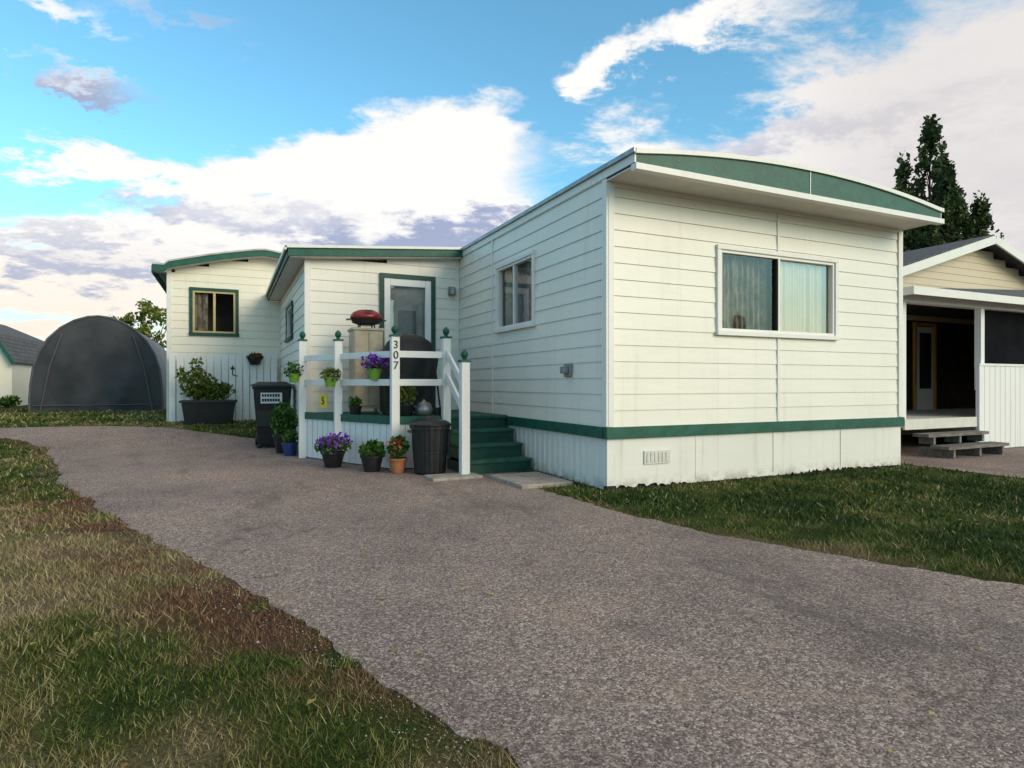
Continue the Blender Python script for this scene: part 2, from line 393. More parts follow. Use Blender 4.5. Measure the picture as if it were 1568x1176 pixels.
def gravel():
    n=9000
    r=np.sqrt(rng.uniform(1,81,n)); a=rng.uniform(-60,60,n)*math.pi/180+TH
    u=CAM[0]+r*np.sin(a); v=CAM[1]+r*np.cos(a)
    k=pip(u,v,poly)&(v<2); u,v=u[k],v[k]
    e=np.array(rough_line(left_edge[1:14],seed=3)); i=rng.integers(0,len(e),5200)
    u=np.concatenate([u,e[i,0]+rng.normal(0,.12,5200)]); v=np.concatenate([v,e[i,1]+rng.normal(0,.12,5200)])
    n=len(u); s=rng.uniform(.002,.005,n)*np.where(rng.random(n)<.03,1.8,1)
    base=np.array([(1,0,0),(0,1,0),(-1,0,0),(0,-1,0),(0,0,.8),(0,0,-.6)],float)
    fs=np.array([(0,1,4),(1,2,4),(2,3,4),(3,0,4),(1,0,5),(2,1,5),(3,2,5),(0,3,5)])
    P=base[None]*s[:,None,None]*rng.uniform(.6,1.4,(n,6,3)); ang=rng.uniform(0,6.28,n)
    c,sn=np.cos(ang)[:,None],np.sin(ang)[:,None]
    Q=np.stack([P[...,0]*c-P[...,1]*sn,P[...,0]*sn+P[...,1]*c,P[...,2]],-1)
    Q+=np.stack([u,v,gh(u,v)+.008],1)[:,None]
    F=(fs[None]+6*np.arange(n)[:,None,None]).reshape(-1,3)
    rawmesh('gravel',Q.reshape(-1,3),F,M['stone'],None,{'rnd':np.repeat(rng.random(n),6)})
gravel()
def litter():
    n=150; r=np.sqrt(rng.uniform(2,90,n)); a=rng.uniform(-50,50,n)*math.pi/180+TH
    u=CAM[0]+r*np.sin(a); v=CAM[1]+r*np.cos(a); k=~((u>-2.4)&(v>-.1)); u,v=u[k],v[k]; n=len(u)
    th=rng.uniform(0,6.28,n); s=rng.uniform(.010,.022,n); z=gh(u,v)+.012
    ins=pip(u,v,poly); z=z+np.where(ins,0,.02)
    c,sn=np.cos(th),np.sin(th)
    P=[np.stack([u+c*s,v+sn*s,z],1),np.stack([u-sn*s*.6,v+c*s*.6,z+s*.3],1),np.stack([u-c*s,v-sn*s,z+.003],1),np.stack([u+sn*s*.6,v-c*s*.6,z+s*.25],1)]
    V=np.stack(P,1).reshape(-1,3); F=np.arange(4*n).reshape(-1,4)
    rawmesh('fallen_leaves',V,F,M['litter'],None,{'rnd':np.repeat(rng.random(n),4)},k=4)
litter()

# ------------------------------------------------------------------ leaves helper
def leaves(name,C,size,mat,parent,up=0.0,aspect=1.8,rnd=None):
    C=np.asarray(C,float); n=len(C)
    d=rng.normal(size=(n,3)); d[:,2]+=up; d/=np.linalg.norm(d,axis=1)[:,None]
    e=rng.normal(size=(n,3)); e-=d*(e*d).sum(1)[:,None]; e/=np.linalg.norm(e,axis=1)[:,None]
    nn=np.cross(d,e)
    s=(size*rng.uniform(.6,1.3,n))[:,None]
    p0=C-d*s*.5*aspect; p2=C+d*s*.5*aspect; p1=C+e*s*.5+nn*s*.12; p3=C-e*s*.5+nn*s*.12
    V=np.stack([p0,p1,p2,p3],1).reshape(-1,3); F=np.arange(4*n).reshape(-1,4)
    T=np.concatenate([F[:,[0,1,2]],F[:,[0,2,3]]])
    r=rng.random(n) if rnd is None else np.clip(rnd+rng.normal(0,.12,n),0,1)
    return rawmesh(name,V,T,mat,parent,{'rnd':np.repeat(r,4)})
def ell(c,r,n,shell=.4):
    d=rng.normal(size=(n,3)); d/=np.linalg.norm(d,axis=1)[:,None]
    return np.asarray(c)+d*np.asarray(r)*(rng.uniform(shell,1,n)[:,None])

# ------------------------------------------------------------------ siding + windows
def Pf(V0): return lambda a,o,z:(a,V0-o,z)
def Pl(U0): return lambda a,o,z:(U0-o,a,z)
def Pr(U0): return lambda a,o,z:(U0+o,a,z)
def siding(name,P,a0,a1,z0,z1,parent,mat,ops=(),pitch=.17,phase=0,topf=None,dep=.0105):
    mb=MB(); k=math.floor((z0-phase)/pitch)
    zb=phase+k*pitch
    while zb<z1-1e-6:
        cuts=sorted({max(zb,z0),min(zb+pitch,z1)}|{z for o in ops for z in(o[2],o[3]) if max(zb,z0)<z<min(zb+pitch,z1)})
        for ci,(za,zc) in enumerate(zip(cuts[:-1],cuts[1:])):
            if zc-za<1e-5: continue
            lo,hi=a0,a1
            if topf:
                ss=np.linspace(a0,a1,200); ok=ss[topf(ss)>=(za+zc)/2]
                if len(ok)==0: continue
                lo,hi=ok.min(),ok.max()
            segs=[(lo,hi)]
            for o in ops:
                if o[2]<(za+zc)/2<o[3]:
                    ns=[]
                    for s0,s1 in segs:
                        if o[1]<=s0 or o[0]>=s1: ns.append((s0,s1)); continue
                        if o[0]>s0: ns.append((s0,o[0]))
                        if o[1]<s1: ns.append((o[1],s1))
                    segs=ns
            for s0,s1 in segs:
                f=lambda z: dep*(1-(z-zb)/pitch)
                oa,oc=f(za),f(zc)
                mb.add([P(s0,oa,za),P(s1,oa,za),P(s1,oc,zc),P(s0,oc,zc)],[(0,1,2,3)])
                if abs(za-max(zb,z0))<1e-6:
                    mb.add([P(s0,-.004,za+.004),P(s1,-.004,za+.004),P(s1,oa,za),P(s0,oa,za)],[(0,1,2,3)])
        zb+=pitch
    return mb.obj(name,mat,parent,recalc=False)
def window(name,P,a0,a1,z0,z1,parent,trim,tw=.06,frame=None,mull=(),curt=None,glassm=None,proud=.04,right_glass=None,fw=.032):
    mb=MB()
    mb.pbox(P,a0-tw,a1+tw,-.02,proud,z1,z1+tw); mb.pbox(P,a0-tw-.01,a1+tw+.01,-.02,proud+.015,z0-tw,z0)
    mb.pbox(P,a0-tw,a0,-.02,proud-.003,z0,z1); mb.pbox(P,a1,a1+tw,-.02,proud-.003,z0,z1)
    mb.obj(name+'_trim',trim,parent,bevel=.004)
    fr=frame or M['trim']; mb=MB()
    mb.pbox(P,a0,a1,-.05,.02,z1-fw,z1); mb.pbox(P,a0,a1,-.05,.02,z0,z0+fw)
    mb.pbox(P,a0,a0+fw,-.05,.018,z0+fw,z1-fw); mb.pbox(P,a1-fw,a1,-.05,.018,z0+fw,z1-fw)
    for m_ in mull: mb.pbox(P,m_-fw*.6,m_+fw*.6,-.045,.016,z0+fw,z1-fw)
    mb.obj(name+'_frame',fr,parent)
    edges=[a0+fw]+list(mull)+[a1-fw]
    for i,(e0,e1) in enumerate(zip(edges[:-1],edges[1:])):
        g=glassm or M['glass']
        if right_glass is not None and i==len(edges)-2: g=right_glass
        oo=-.012 if i%2==0 else -.028
        mb=MB(); mb.add([P(e0,oo,z0+fw),P(e1,oo,z0+fw),P(e1,oo,z1-fw),P(e0,oo,z1-fw)],[(0,1,2,3)])
        mb.obj(name+'_glass',g,parent,recalc=False)
    mb=MB(); D=-.9
    mb.add([P(a0,-.05,z0),P(a1,-.05,z0),P(a1,-.05,z1),P(a0,-.05,z1),P(a0,D,z0),P(a1,D,z0),P(a1,D,z1),P(a0,D,z1)],
       [(0,1,5,4),(1,2,6,5),(2,3,7,6),(3,0,4,7),(4,5,6,7)])
    mb.obj(name+'_room',M['room'],parent,recalc=False)
    for (c0,c1,cm,dep) in (curt or ()):
        n=max(8,int((c1-c0)*110)); vs=[];fs=[];ph=random.uniform(0,6)
        for i in range(n+1):
            a=c0+(c1-c0)*i/n
            o=-dep-.018*math.sin(a*60+ph+1.5*math.sin(a*9))-.008*math.sin(a*143)
            zb=z0+.002
            vs+= [P(a,o,zb),P(a,o*1.02,z1)]
            if i<n: fs.append((2*i,2*i+2,2*i+3,2*i+1))
        mb=MB(); mb.add(vs,fs); mb.obj(name+'_curtain',cm,parent,recalc=False,smooth=True)

# ------------------------------------------------------------------ mobile home
home=empty('mobile_home'); W=4.7; L=18.5
F0=Pf(0); L0=Pl(0)
fw_=(1.50,3.38,1.70,2.62); lw_=(1.66,2.78,1.88,2.75)
siding('front_siding',F0,0,W,.655,3.2,home,M['siding'],[fw_],.17,.655)
siding('side_siding',L0,0,L,.655,3.26,home,M['siding'],[lw_],.17,.655)
siding('far_side_siding',Pr(W),0,L,.655,3.2,home,M['siding'],[],.17,.655)
window('front_window',F0,*fw_,home,M['trim'],.05,M['trim'],[2.42],[(1.53,1.62,M['curtain'],.09),(1.60,2.42,M['curtaindk'],.14),(2.42,3.02,M['blind'],.08),(3.00,3.36,M['blind'],.09)],M['glass'],right_glass=M['glassr'])
mb=MB(); mb.pbox(F0,2.375,2.399,-.03,.024,1.735,2.585); mb.obj('window_track',M['dark'],home)
window('side_window',L0,*lw_,home,M['trim'],.05,M['trim'],[2.25],[(1.68,2.02,M['curtain'],.10),(2.02,2.5,M['drape'],.14),(2.5,2.76,M['curtain'],.10)],M['glass'])
mb=MB(); mb.pbox(F0,2.395,2.435,0,.020,.66,1.64); mb.pbox(F0,2.395,2.435,0,.020,2.68,3.129)
mb.pbox(F0,.002,.07,-.02,.026,.66,3.19); mb.pbox(F0,W-.07,W-.002,-.02,.026,.66,3.19)
mb.pbox(L0,-.02,.06,-.015,.022,.662,3.2); mb.pbox(L0,2.98,3.01,0,.020,.66,3.24); mb.pbox(Pr(W),-.02,.06,-.015,.022,.662,3.188)
mb.pbox(F0,.071,W-.071,-.02,.024,3.13,3.19)
mb.obj('corner_trim',M['trim'],home)
mb=MB(); mb.pbox(F0,-.03,W+.03,-.03,.040,.535,.655); mb.pbox(L0,.031,L,-.03,.040,.536,.654); mb.pbox(Pr(W),.031,L,-.03,.040,.536,.654)
mb.obj('belt_trim',M['green'],home,bevel=.004)
mb=MB(); n=180; vs=[];fs=[]; r=random.Random(4)
for i in range(n+1):
    a=W*i/n; zb=.012+.04*max(0,math.sin(a*2.1+1)*.7+r.uniform(-.7,.7))*.8
    o=.002*math.sin(a*7)
    vs+=[F0(a,o,max(0.0,zb)),F0(a,o,.54)]
    if i<n: fs.append((2*i,2*i+2,2*i+3,2*i+1))
mb.add(vs,fs); 
for a in (1.17,2.35,3.52): mb.pbox(F0,a-.012,a+.012,.001,.006,.06,.534)
mb.obj('front_skirting',M['skirt'],home,recalc=False)
mb=MB(); vs=[];fs=[]; a=0;i=0
while a<L:
    o=0 if i%4 in(0,3) else -.012
    vs+=[L0(a,o,.005),L0(a,o,.54)]
    a+= .045 if i%2 else .02; i+=1
fs=[(2*k,2*k+2,2*k+3,2*k+1) for k in range(i-1)]
mb.add(vs,fs); mb.obj('side_skirting',M['skirt'],home,recalc=False)
mb=MB(); mb.box(.04,W-.04,.03,L-.05,-.05,.5); mb.box(.0,W,L-.05,L,0,3.2); mb.obj('underside',M['dark'],home)
mb=MB(); mb.pbox(Pr(W),0,L,-.02,.002,0,.54); mb.obj('far_skirting',M['skirt'],home)
mb=MB(); 
for k in range(60):
    a=random.uniform(0,W); mb.lathe((a,-.02-random.uniform(0,.03),.0),[(.015,0),(.022,.009),(.010,.02)],6,random.uniform(.8,2.6),.8)
mb.box(-.03,.09,-.035,.02,.0,.05)
mb.obj('foundation_debris',M['soil'],home)
def arch(u,lo=3.325,hi=.175,w=W): 
    return lo+hi*(1-np.abs((np.asarray(u)-w/2)/(w/2))**2.0)
def strip(name,us,z0f,z1f,v0,v1,mat,parent):
    mb=MB(); vs=[];n=len(us)
    for u in us: vs+=[(u,v0,z0f(u)),(u,v0,z1f(u)),(u,v1,z0f(u)),(u,v1,z1f(u))]
    fs=[]
    for i in range(n-1):
        a=4*i;b=4*i+4
        fs+=[(a,b,b+1,a+1),(a+2,a+3,b+3,b+2),(a+1,b+1,b+3,a+3),(a,a+2,b+2,b)]
    fs+=[(0,1,3,2),(4*n-4,4*n-2,4*n-1,4*n-3)]
    mb.add(vs,fs); return mb.obj(name,mat,parent)
us=np.linspace(-.03,W+.05,48)
au=lambda u: float(arch(min(max(u,0),W)))
strip('roof_sheet',us,lambda u:au(u)-.03,lambda u:au(u)+.005,-.50,L+.1,M['roof'],home)
strip('fascia_green',np.linspace(.0,W+.02,48),lambda u:3.20,lambda u:au(u)-.028,-.505,-.46,M['green'],home)
strip('fascia_cap',us,lambda u:au(u)-.034,lambda u:au(u)+.012,-.53,-.506,M['trim'],home)
mb=MB(); mb.box(-.02,W+.06,-.525,-.44,3.145,3.205); mb.box(2.34,2.352,-.512,-.504,3.207,3.46); mb.obj('fascia_lower_trim',M['trim'],home)
mb=MB()
for k in range(9): mb.lathe((.5+k*.47,-.507,3.30),[(.006,0),(.006,.006)],6)
mb.obj('fascia_screws',M['grey'],home)
mb=MB(); mb.box(-.018,W+.05,-.44,.02,3.175,3.19); mb.obj('soffit',M['soffit'],home)
mb=MB(); mb.box(-.022,.0,-.50,L,3.215,3.335); mb.box(W,W+.04,-.5,L,3.19,3.335)
mb.obj('eave_trim',M['trim'],home)
mb=MB(); mb.box(-.05,-.0225,-.53,L,3.30,3.345); mb.obj('roof_edge_flashing',M['grey'],home)
mb=MB(); mb.pbox(F0,.46,.80,.001,.015,.25,.39)
for k in range(6): mb.pbox(F0,.49+.05*k,.52+.05*k,.0155,.022,.27,.37)
mb.obj('skirting_vent',M['soffit'],home)
mb=MB(); mb.pbox(L0,.68,.82,.01,.05,1.18,1.33); mb.pbox(L0,.70,.80,.05,.11,1.22,1.30); mb.obj('dryer_vent',M['grey'],home,bevel=.01)

AV=4.45; AU=-2.47; FA=Pf(AV); LA=Pl(AU)
door=(-1.28,-.50,.69,2.80)
siding('entry_siding',FA,AU,0,.05,3.25,home,M['siding'],[door],.17,.655,topf=lambda s:3.02+(s-AU)*(.2/2.47))
aw=(6.45,7.6,1.98,2.55)
siding('entry_side_siding',LA,AV,9.55,.05,3.0,home,M['siding'],[aw],.17,.655)
window('entry_side_window',LA,*aw,home,M['greendk'],.06,M['trim'],[],[(6.5,7.55,M['curtain'],.1)],M['glass'])
mb=MB(); mb.pbox(FA,AU-.016,AU+.07,-.02,.026,.05,3.02); mb.pbox(LA,AV-.02,AV+.06,-.015,.022,.052,3.0); mb.pbox(FA,-.06,-.013,0,.022,.7,3.2)
mb.obj('entry_corner_trim',M['trim'],home)
mb=MB()
def slab(mb,u0,u1,v0,v1,za,zb,t):
    mb.add([(u0,v0,za),(u1,v0,zb),(u1,v1,zb),(u0,v1,za),(u0,v0,za+t),(u1,v0,zb+t),(u1,v1,zb+t),(u0,v1,za+t)],
      [(0,3,2,1),(4,5,6,7),(0,1,5,4),(1,2,6,5),(2,3,7,6),(3,0,4,7)])
slab(mb,-2.76,-.03,4.22,9.7,3.10,3.32,.03); mb.obj('entry_roof',M['roof'],home)
mb=MB(); slab(mb,-2.74,-.03,4.235,4.26,2.985,3.205,.112); slab(mb,-2.745,-2.72,4.262,9.65,2.985,2.987,.11); mb.obj('entry_fascia',M['green'],home)
mb=MB(); slab(mb,-2.78,-.028,4.205,4.2345,3.098,3.318,.04); slab(mb,-2.79,-2.762,4.205,9.7,3.07,3.07,.06); mb.obj('entry_fascia_cap',M['trim'],home)
mb=MB(); slab(mb,-2.715,-.03,4.262,9.6,2.975,3.19,.012); mb.obj('entry_soffit',M['soffit'],home)
mb=MB(); a0,a1,z0,z1=door
mb.pbox(FA,a0-.07,a0,-.03,.045,z0,z1); mb.pbox(FA,a1,a1+.07,-.03,.045,z0,z1); mb.pbox(FA,a0-.07,a1+.07,-.03,.047,z1,z1+.07)
mb.obj('door_trim',M['greendk'],home)
mb=MB(); fw=.10
mb.pbox(FA,a0,a0+fw,-.03,.03,z0,z1); mb.pbox(FA,a1-fw,a1,-.03,.03,z0,z1); mb.pbox(FA,a0+fw,a1-fw,-.03,.028,z1-.12,z1); mb.pbox(FA,a0+fw,a1-fw,-.03,.028,z0,z0+.35)
mb.obj('storm_door',M['paint'],home,bevel=.006)
mb=MB(); mb.add([FA(a0+fw,-.005,z0+.35),FA(a1-fw,-.005,z0+.35),FA(a1-fw,-.005,z1-.12),FA(a0+fw,-.005,z1-.12)],[(0,1,2,3)]); mb.obj('door_glass',M['glassr'],home,recalc=False)
mb=MB(); mb.pbox(FA,a0,a1,-.1,-.05,z0,z1); mb.obj('inner_door',mat('inner_door_grey',(.30,.29,.29),.5,.3,2.5),home)
mb=MB(); mb.pbox(FA,a0+.24,a1-.24,-.049,-.046,1.6,2.3); mb.obj('inner_door_lite',mat('inner_door_lite',(.10,.10,.11),.4,.3,4),home)
mb=MB(); mb.pbox(FA,a1-.09,a1-.06,.03,.07,1.68,1.82); mb.obj('door_handle',M['black'],home,bevel=.006)
mb=MB(); mb.pbox(FA,-.20,-.12,.012,.05,2.58,2.72); mb.lathe((-.16,AV-.13,2.56),[(.03,0),(.055,.03),(.06,.10),(.03,.15)],12); mb.obj('porch_lamp',M['grey'],home)

# ------------------------------------------------------------------ rear addition
rear=empty('rear_addition',(0,0,0)); RV=9.55; FR=Pf(RV)
rt=lambda u: 3.62+.43*(1-np.abs((np.asarray(u)+2.8)/1.95)**1.3)
rw=(-4.24,-3.40,2.21,3.12)
siding('wall_siding',FR,-4.71,-.9,.25,4.1,rear,M['siding2'],[rw],.17,.25,topf=lambda s:rt(s)-.1)
siding('wall_siding_side',Pl(-4.71),RV,15,.25,3.6,rear,M['siding2'],[],.17,.25)
mb=MB(); mb.box(-.93,-.9,RV,15,.2,3.6); mb.box(-4.7,-.931,14.97,15,.2,3.6); mb.obj('wall_back',M['siding2'],rear)
window('window',FR,*rw,rear,M['greendk'],.065,M['yframe'],[-3.82],[(-4.2,-3.95,M['curtaindk'],.1)],M['glass'],fw=.04)
mb=MB(); mb.pbox(FR,-4.726,-4.64,-.02,.026,.25,3.55); mb.pbox(Pl(-4.71),RV-.02,RV+.06,-.015,.022,.252,3.548); mb.obj('corner_trim',M['trim'],rear)
us=np.linspace(-4.97,-.7,60); rz=lambda u: float(rt(max(min(u,-.85),-4.75)))-(.05 if u<-4.75 or u>-.85 else 0)
strip('roof_sheet',us,lambda u:rz(u)-.0,lambda u:rz(u)+.035,9.22,15.2,M['roof'],rear)
strip('fascia',us,lambda u:rz(u)-.13,lambda u:rz(u)-.002,9.24,9.27,M['green'],rear)
strip('soffit',us,lambda u:rz(u)-.12,lambda u:rz(u)-.105,9.272,9.6,M['soffit'],rear)
mb=MB(); mb.box(-4.985,-4.955,9.272,15.1,3.4,3.55); mb.obj('side_fascia',M['green'],rear)
mb=MB(); mb.tube((-2.3,11,3.9),(-2.3,11,4.35),.06); mb.obj('vent_pipe',M['grey'],rear)

fence=empty('board_fence'); FF=Pf(9.28); mb=MB(); a=-4.52;k=0
while a<-2.55:
    w=.125; mb.pbox(FF,a,a+w,random.uniform(0,.006),.024,float(gh(a,9.28))-.02+random.uniform(0,.02),1.74+random.uniform(-.012,.012)+(.0 if a<-3.45 else .03)); a+=w+.016;k+=1
mb.pbox(FF,-4.5,-2.56,-.045,-.003,.55,.64);mb.pbox(FF,-4.5,-2.56,-.045,-.003,1.45,1.54)
mb.pbox(FF,-4.66,-4.55,-.06,.03,.2,1.72)
mb.obj('boards',M['paint'],fence)
mb=MB(); mb.pbox(FF,-3.5,-3.42,.026,.035,1.42,1.46); mb.tube(FF(-3.46,.03,1.30),FF(-3.46,.03,1.50),.010); mb.tube(FF(-3.46,.03,1.30),FF(-3.36,.03,1.27),.010); mb.obj('gate_latch',M['black'],fence)

# ------------------------------------------------------------------ deck
deck=empty('wooden_deck'); DZ=.67
c0=(-1.62,2.42); c1=(-2.52,4.32)
pts=[(-.03,2.42),c0,c1,(-2.50,4.42),(-.03,4.42)]
mb=MB(); n=len(pts); mb.add([(x,y,DZ-.04) for x,y in pts]+[(x,y,DZ) for x,y in pts],[tuple(range(n))[::-1],tuple(range(n,2*n))]+[(i,(i+1)%n,n+(i+1)%n,n+i) for i in range(n)])
mb.obj('deck_floor',M['greenstep'],deck)
mb=MB()
def off(p,o):
    d=Vector((c1[0]-c0[0],c1[1]-c0[1],0)).normalized(); nrm=Vector((-d.y,d.x,0)); 
    if nrm.x>0: nrm=-nrm
    return Vector((p[0],p[1],0))+nrm*o
def dl(t,o=0,z=0):
    v=off((c0[0]+(c1[0]-c0[0])*t,c0[1]+(c1[1]-c0[1])*t),o); return (v.x,v.y,z)
mb.beam(dl(-.0,.015,DZ-.035),dl(1,.015,DZ-.035),.03,.10); mb.beam((c0[0]-.01,2.40,DZ-.035),(-.95,2.40,DZ-.035),.03,.10)
mb.obj('deck_edge',M['green'],deck)
mb=MB(); nb=16
for i in range(nb):
    t0=i/nb+.003; t1=(i+1)/nb-.003; z0=.02 if t0<.9 else .03
    p=dl(t0,0,0);q=dl(t1,0,0); mb.beam((p[0],p[1],(z0+.585)/2),(q[0],q[1],(z0+.585)/2),.022,.585-z0)
for i in range(5):
    x0=c0[0]+.02+i*.13; mb.box(x0,x0+.124,2.405,2.425,.02,.585)
mb.obj('deck_skirting',M['paint'],deck)
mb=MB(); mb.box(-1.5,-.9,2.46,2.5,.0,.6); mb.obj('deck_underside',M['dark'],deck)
posts=[((-1.62,2.36),.0,1.70),(dl(.555,.03),.0,1.70),(dl(.985,.03),.0,1.74),((-.94,2.36),.0,1.70),((-.99,1.53),.0,1.36)]
mbp=MB(); mbf=MB()
for (p,z0,z1) in posts:
    x,y=p[0],p[1]; h=.052
    mbp.box(x-h,x+h,y-h,y+h,z0,z1)
    mbf.box(x-h-.012,x+h+.012,y-h-.012,y+h+.012,z1,z1+.022)
    mbf.lathe((x,y,z1+.022),[(.035,0),(.022,.015),(.024,.025),(.040,.045),(.046,.07),(.038,.095),(.018,.115),(.008,.125)],14)
mbp.obj('posts',M['paint'],deck,bevel=.006); mbf.obj('post_caps',M['green'],deck)
mb=MB()
def rail(p,q,z,h=.085,w=.035): mb.beam((p[0],p[1],z),(q[0],q[1],z),w,h)
for z in (1.12,1.48):
    rail(dl(0.02,.02),dl(.53,.02),z); rail(dl(.58,.02),dl(.965,.02),z); rail((-1.57,2.36),(-.99,2.36),z)
mb.beam((-.94,2.31,1.50),(-.99,1.585,1.10),.035,.10); mb.beam((-.94,2.31,1.20),(-.99,1.585,.80),.035,.10)
mb.obj('rails',M['paint'],deck,bevel=.004)
mb=MB(); mbt=MB(); R=DZ/4
for i in range(4):
    y0=1.62+i*.265; z=R*(i+1)
    x0,x1=-.92,-.06
    if i<3: mbt.box(x0-.02,x1,y0-.03,y0+.27,z-.035,z)
    else: mbt.box(x0-.02,x1,y0-.03,y0+.05,z-.035,z+.002)
    mb.box(x0,x1,y0,y0+.018,R*i,z-.036)
for i in range(3): mb.box(-.945,-.922,1.62+i*.265,2.42,R*i+.001,R*(i+1)-.037)
mb.obj('step_risers',M['greendk'],deck); mbt.obj('step_treads',M['greenstep'],deck,bevel=.004)
for i,ch in enumerate('307'):
    cu=bpy.data.curves.new('numeral','FONT'); cu.body=ch; cu.size=.14; cu.extrude=.004; cu.align_x='CENTER'
    ob=bpy.data.objects.new('numeral_'+ch,cu); S.collection.objects.link(ob); ob.parent=deck
    ob.location=(-1.62,2.303,1.55-i*.13); ob.rotation_euler=(math.radians(90),0,math.radians(0)); cu.materials.append(M['text'])

sign=empty('yellow_sign'); mb=MB(); p=dl(.66,.06,0); q=dl(.745,.06,0); mb.beam((p[0],p[1],.86),(q[0],q[1],.86),.012,.19); mb.obj('plate',M['yellow'],sign)
cu=bpy.data.curves.new('numeral','FONT'); cu.body='5'; cu.size=.15; cu.extrude=.003; cu.align_x='CENTER'
ob=bpy.data.objects.new('numeral',cu); S.collection.objects.link(ob); ob.parent=sign; pm=dl(.703,.071,.81); ob.location=pm
dd=Vector((c0[0]-c1[0],c0[1]-c1[1],0)); ob.rotation_euler=(math.radians(90),0,math.atan2(dd.y,dd.x)); cu.materials.append(M['text'])

slab_=empty('concrete_paver'); mb=MB(); mb.box(-.76,-.14,.44,.86,-.02,.045); mb.box(-.76,-.14,.875,1.30,-.02,.042); mb.obj('slabs',M['concrete'],slab_,bevel=.01)
slab2=empty('concrete_paver'); mb=MB(); mb.box(-1.45,-.84,1.30,1.66,-.02,.035); mb.obj('slabs',M['concrete'],slab2,bevel=.01)

# ------------------------------------------------------------------ deck objects
g=empty('covered_barbecue'); mb=MB(); cx,cy=-1.22,3.2; N=40; rings=[]
prof=[(DZ+.04,.36,.25),(DZ+.3,.37,.26),(DZ+.62,.39,.27),(DZ+.80,.41,.28),(DZ+.90,.36,.27),(DZ+1.02,.29,.24),(DZ+1.10,.19,.17),(DZ+1.135,.07,.06)]
for k,(z,rx,ry) in enumerate(prof):
    for i in range(N):
        t=2*math.pi*i/N; e=.55
        c=math.copysign(abs(math.cos(t))**e,math.cos(t)); s_=math.copysign(abs(math.sin(t))**e,math.sin(t))
        wob=1+.03*math.sin(5*t+k*.7)+(.03*math.sin(11*t+1) if k<3 else 0)
        rings.append((cx+rx*c*wob,cy+ry*s_*wob,z+(.01*math.sin(7*t) if k==0 else 0)))
fs=[(k*N+i,k*N+(i+1)%N,(k+1)*N+(i+1)%N,(k+1)*N+i) for k in range(len(prof)-1) for i in range(N)]+[tuple((len(prof)-1)*N+i for i in range(N))]
mb.add(rings,fs); mb.obj('fabric_cover',M['cover'],g,smooth=True)
mb=MB()
for sx in(-.3,.3):
    for sy in(-.2,.2): mb.tube((cx+sx,cy+sy,DZ),(cx+sx,cy+sy,DZ+.12),.025)
mb.obj('legs',M['black'],g)
g=empty('storage_cabinet'); mb=MB(); x0,x1,y0,y1=-1.92,-1.50,3.52,3.92
mb.box(x0,x1,y0,y1,DZ+.08,DZ+1.20); mb.box(x0-.02,x1+.02,y0-.02,y1+.02,DZ+1.20,DZ+1.235)
mb.box(x0+.015,(x0+x1)/2-.004,y0-.016,y0-.001,DZ+.12,DZ+1.17); mb.box((x0+x1)/2+.004,x1-.015,y0-.016,y0-.001,DZ+.12,DZ+1.17)
for sx in(x0+.03,x1-.03):
    for sy in(y0+.03,y1-.03): mb.box(sx-.02,sx+.02,sy-.02,sy+.02,DZ,DZ+.079)
mb.obj('body',M['beige'],g,bevel=.004)
g=empty('tabletop_grill'); c=(-1.71,3.70,DZ+1.235)
mb=MB(); mb.lathe(c,[(.10,.05),(.19,.08),(.215,.14)],24,1.05,.8)
for t in range(4):
    a=math.pi/4+t*math.pi/2; mb.tube((c[0]+.16*math.cos(a),c[1]+.13*math.sin(a),c[2]),(c[0]+.12*math.cos(a),c[1]+.1*math.sin(a),c[2]+.08),.010)
mb.box(c[0]-.05,c[0]+.05,c[1]-.19,c[1]-.165,c[2]+.24,c[2]+.258)
mb.box(c[0]-.28,c[0]-.22,c[1]-.06,c[1]+.06,c[2]+.12,c[2]+.135); mb.box(c[0]+.22,c[0]+.28,c[1]-.06,c[1]+.06,c[2]+.12,c[2]+.135)
mb.obj('bowl',M['black'],g)
mb=MB(); mb.lathe(c,[(.222,.142),(.218,.18),(.18,.235),(.11,.27),(.02,.28)],24,1.05,.8); mb.obj('lid',M['red'],g,smooth=True)

M['leafstem']=mat('plant_stem',(.05,.09,.02),.6)
def pot(name,c,r,h,potm,plants=()):
    g=empty(name); mb=MB(); x,y,z=c
    mb.lathe(c,[(r*.70,0),(r*.98,h*.86),(r*1.07,h*.86),(r*1.08,h),(r*.95,h),(r*.93,h*.9)],18); mb.obj('pot',potm,g)
    mb=MB(); mb.lathe((x,y,z+h*.86),[(r*.9,0),(r*.92,.01)],14); mb.obj('soil',M['soil'],g)
    for k,(m_,cc,rr,n,s,up) in enumerate(plants):
        pts_=ell((x+cc[0],y+cc[1],z+h+cc[2]),rr,n)
        pts_[:,2]=np.maximum(pts_[:,2],z*1.0+h*.35)
        leaves('foliage' if k==0 else 'flowers',pts_,s,m_,g,up)
        if k==0:
            st=MB()
            for i in range(7):
                q=pts_[rng.integers(len(pts_))]; st.tube((x,y,z+h*.8),tuple(q),.004,.002,5)
            st.obj('stems',M['leafstem'],g)
    return g
Lf,Ly,Pu=M['leaf'],M['leafy'],M['purple']
pot('potted_petunia',(-2.28,3.02,.01),.15,.20,M['black'],[(Lf,(0,0,.08),(.24,.24,.13),420,.035,.3),(Pu,(0,-.03,.13),(.25,.25,.13),210,.034,0)])
pot('potted_petunia',(-1.80,2.70,1.15),.09,.15,M['limepot'],[(Lf,(0,0,.05),(.14,.14,.10),200,.03,.3),(Pu,(0,-.02,.10),(.20,.17,.12),180,.032,0)])
pot('potted_plant',(-1.90,2.40,.01),.14,.20,M['black'],[(Lf,(0,0,.06),(.17,.17,.12),260,.05,.5)])
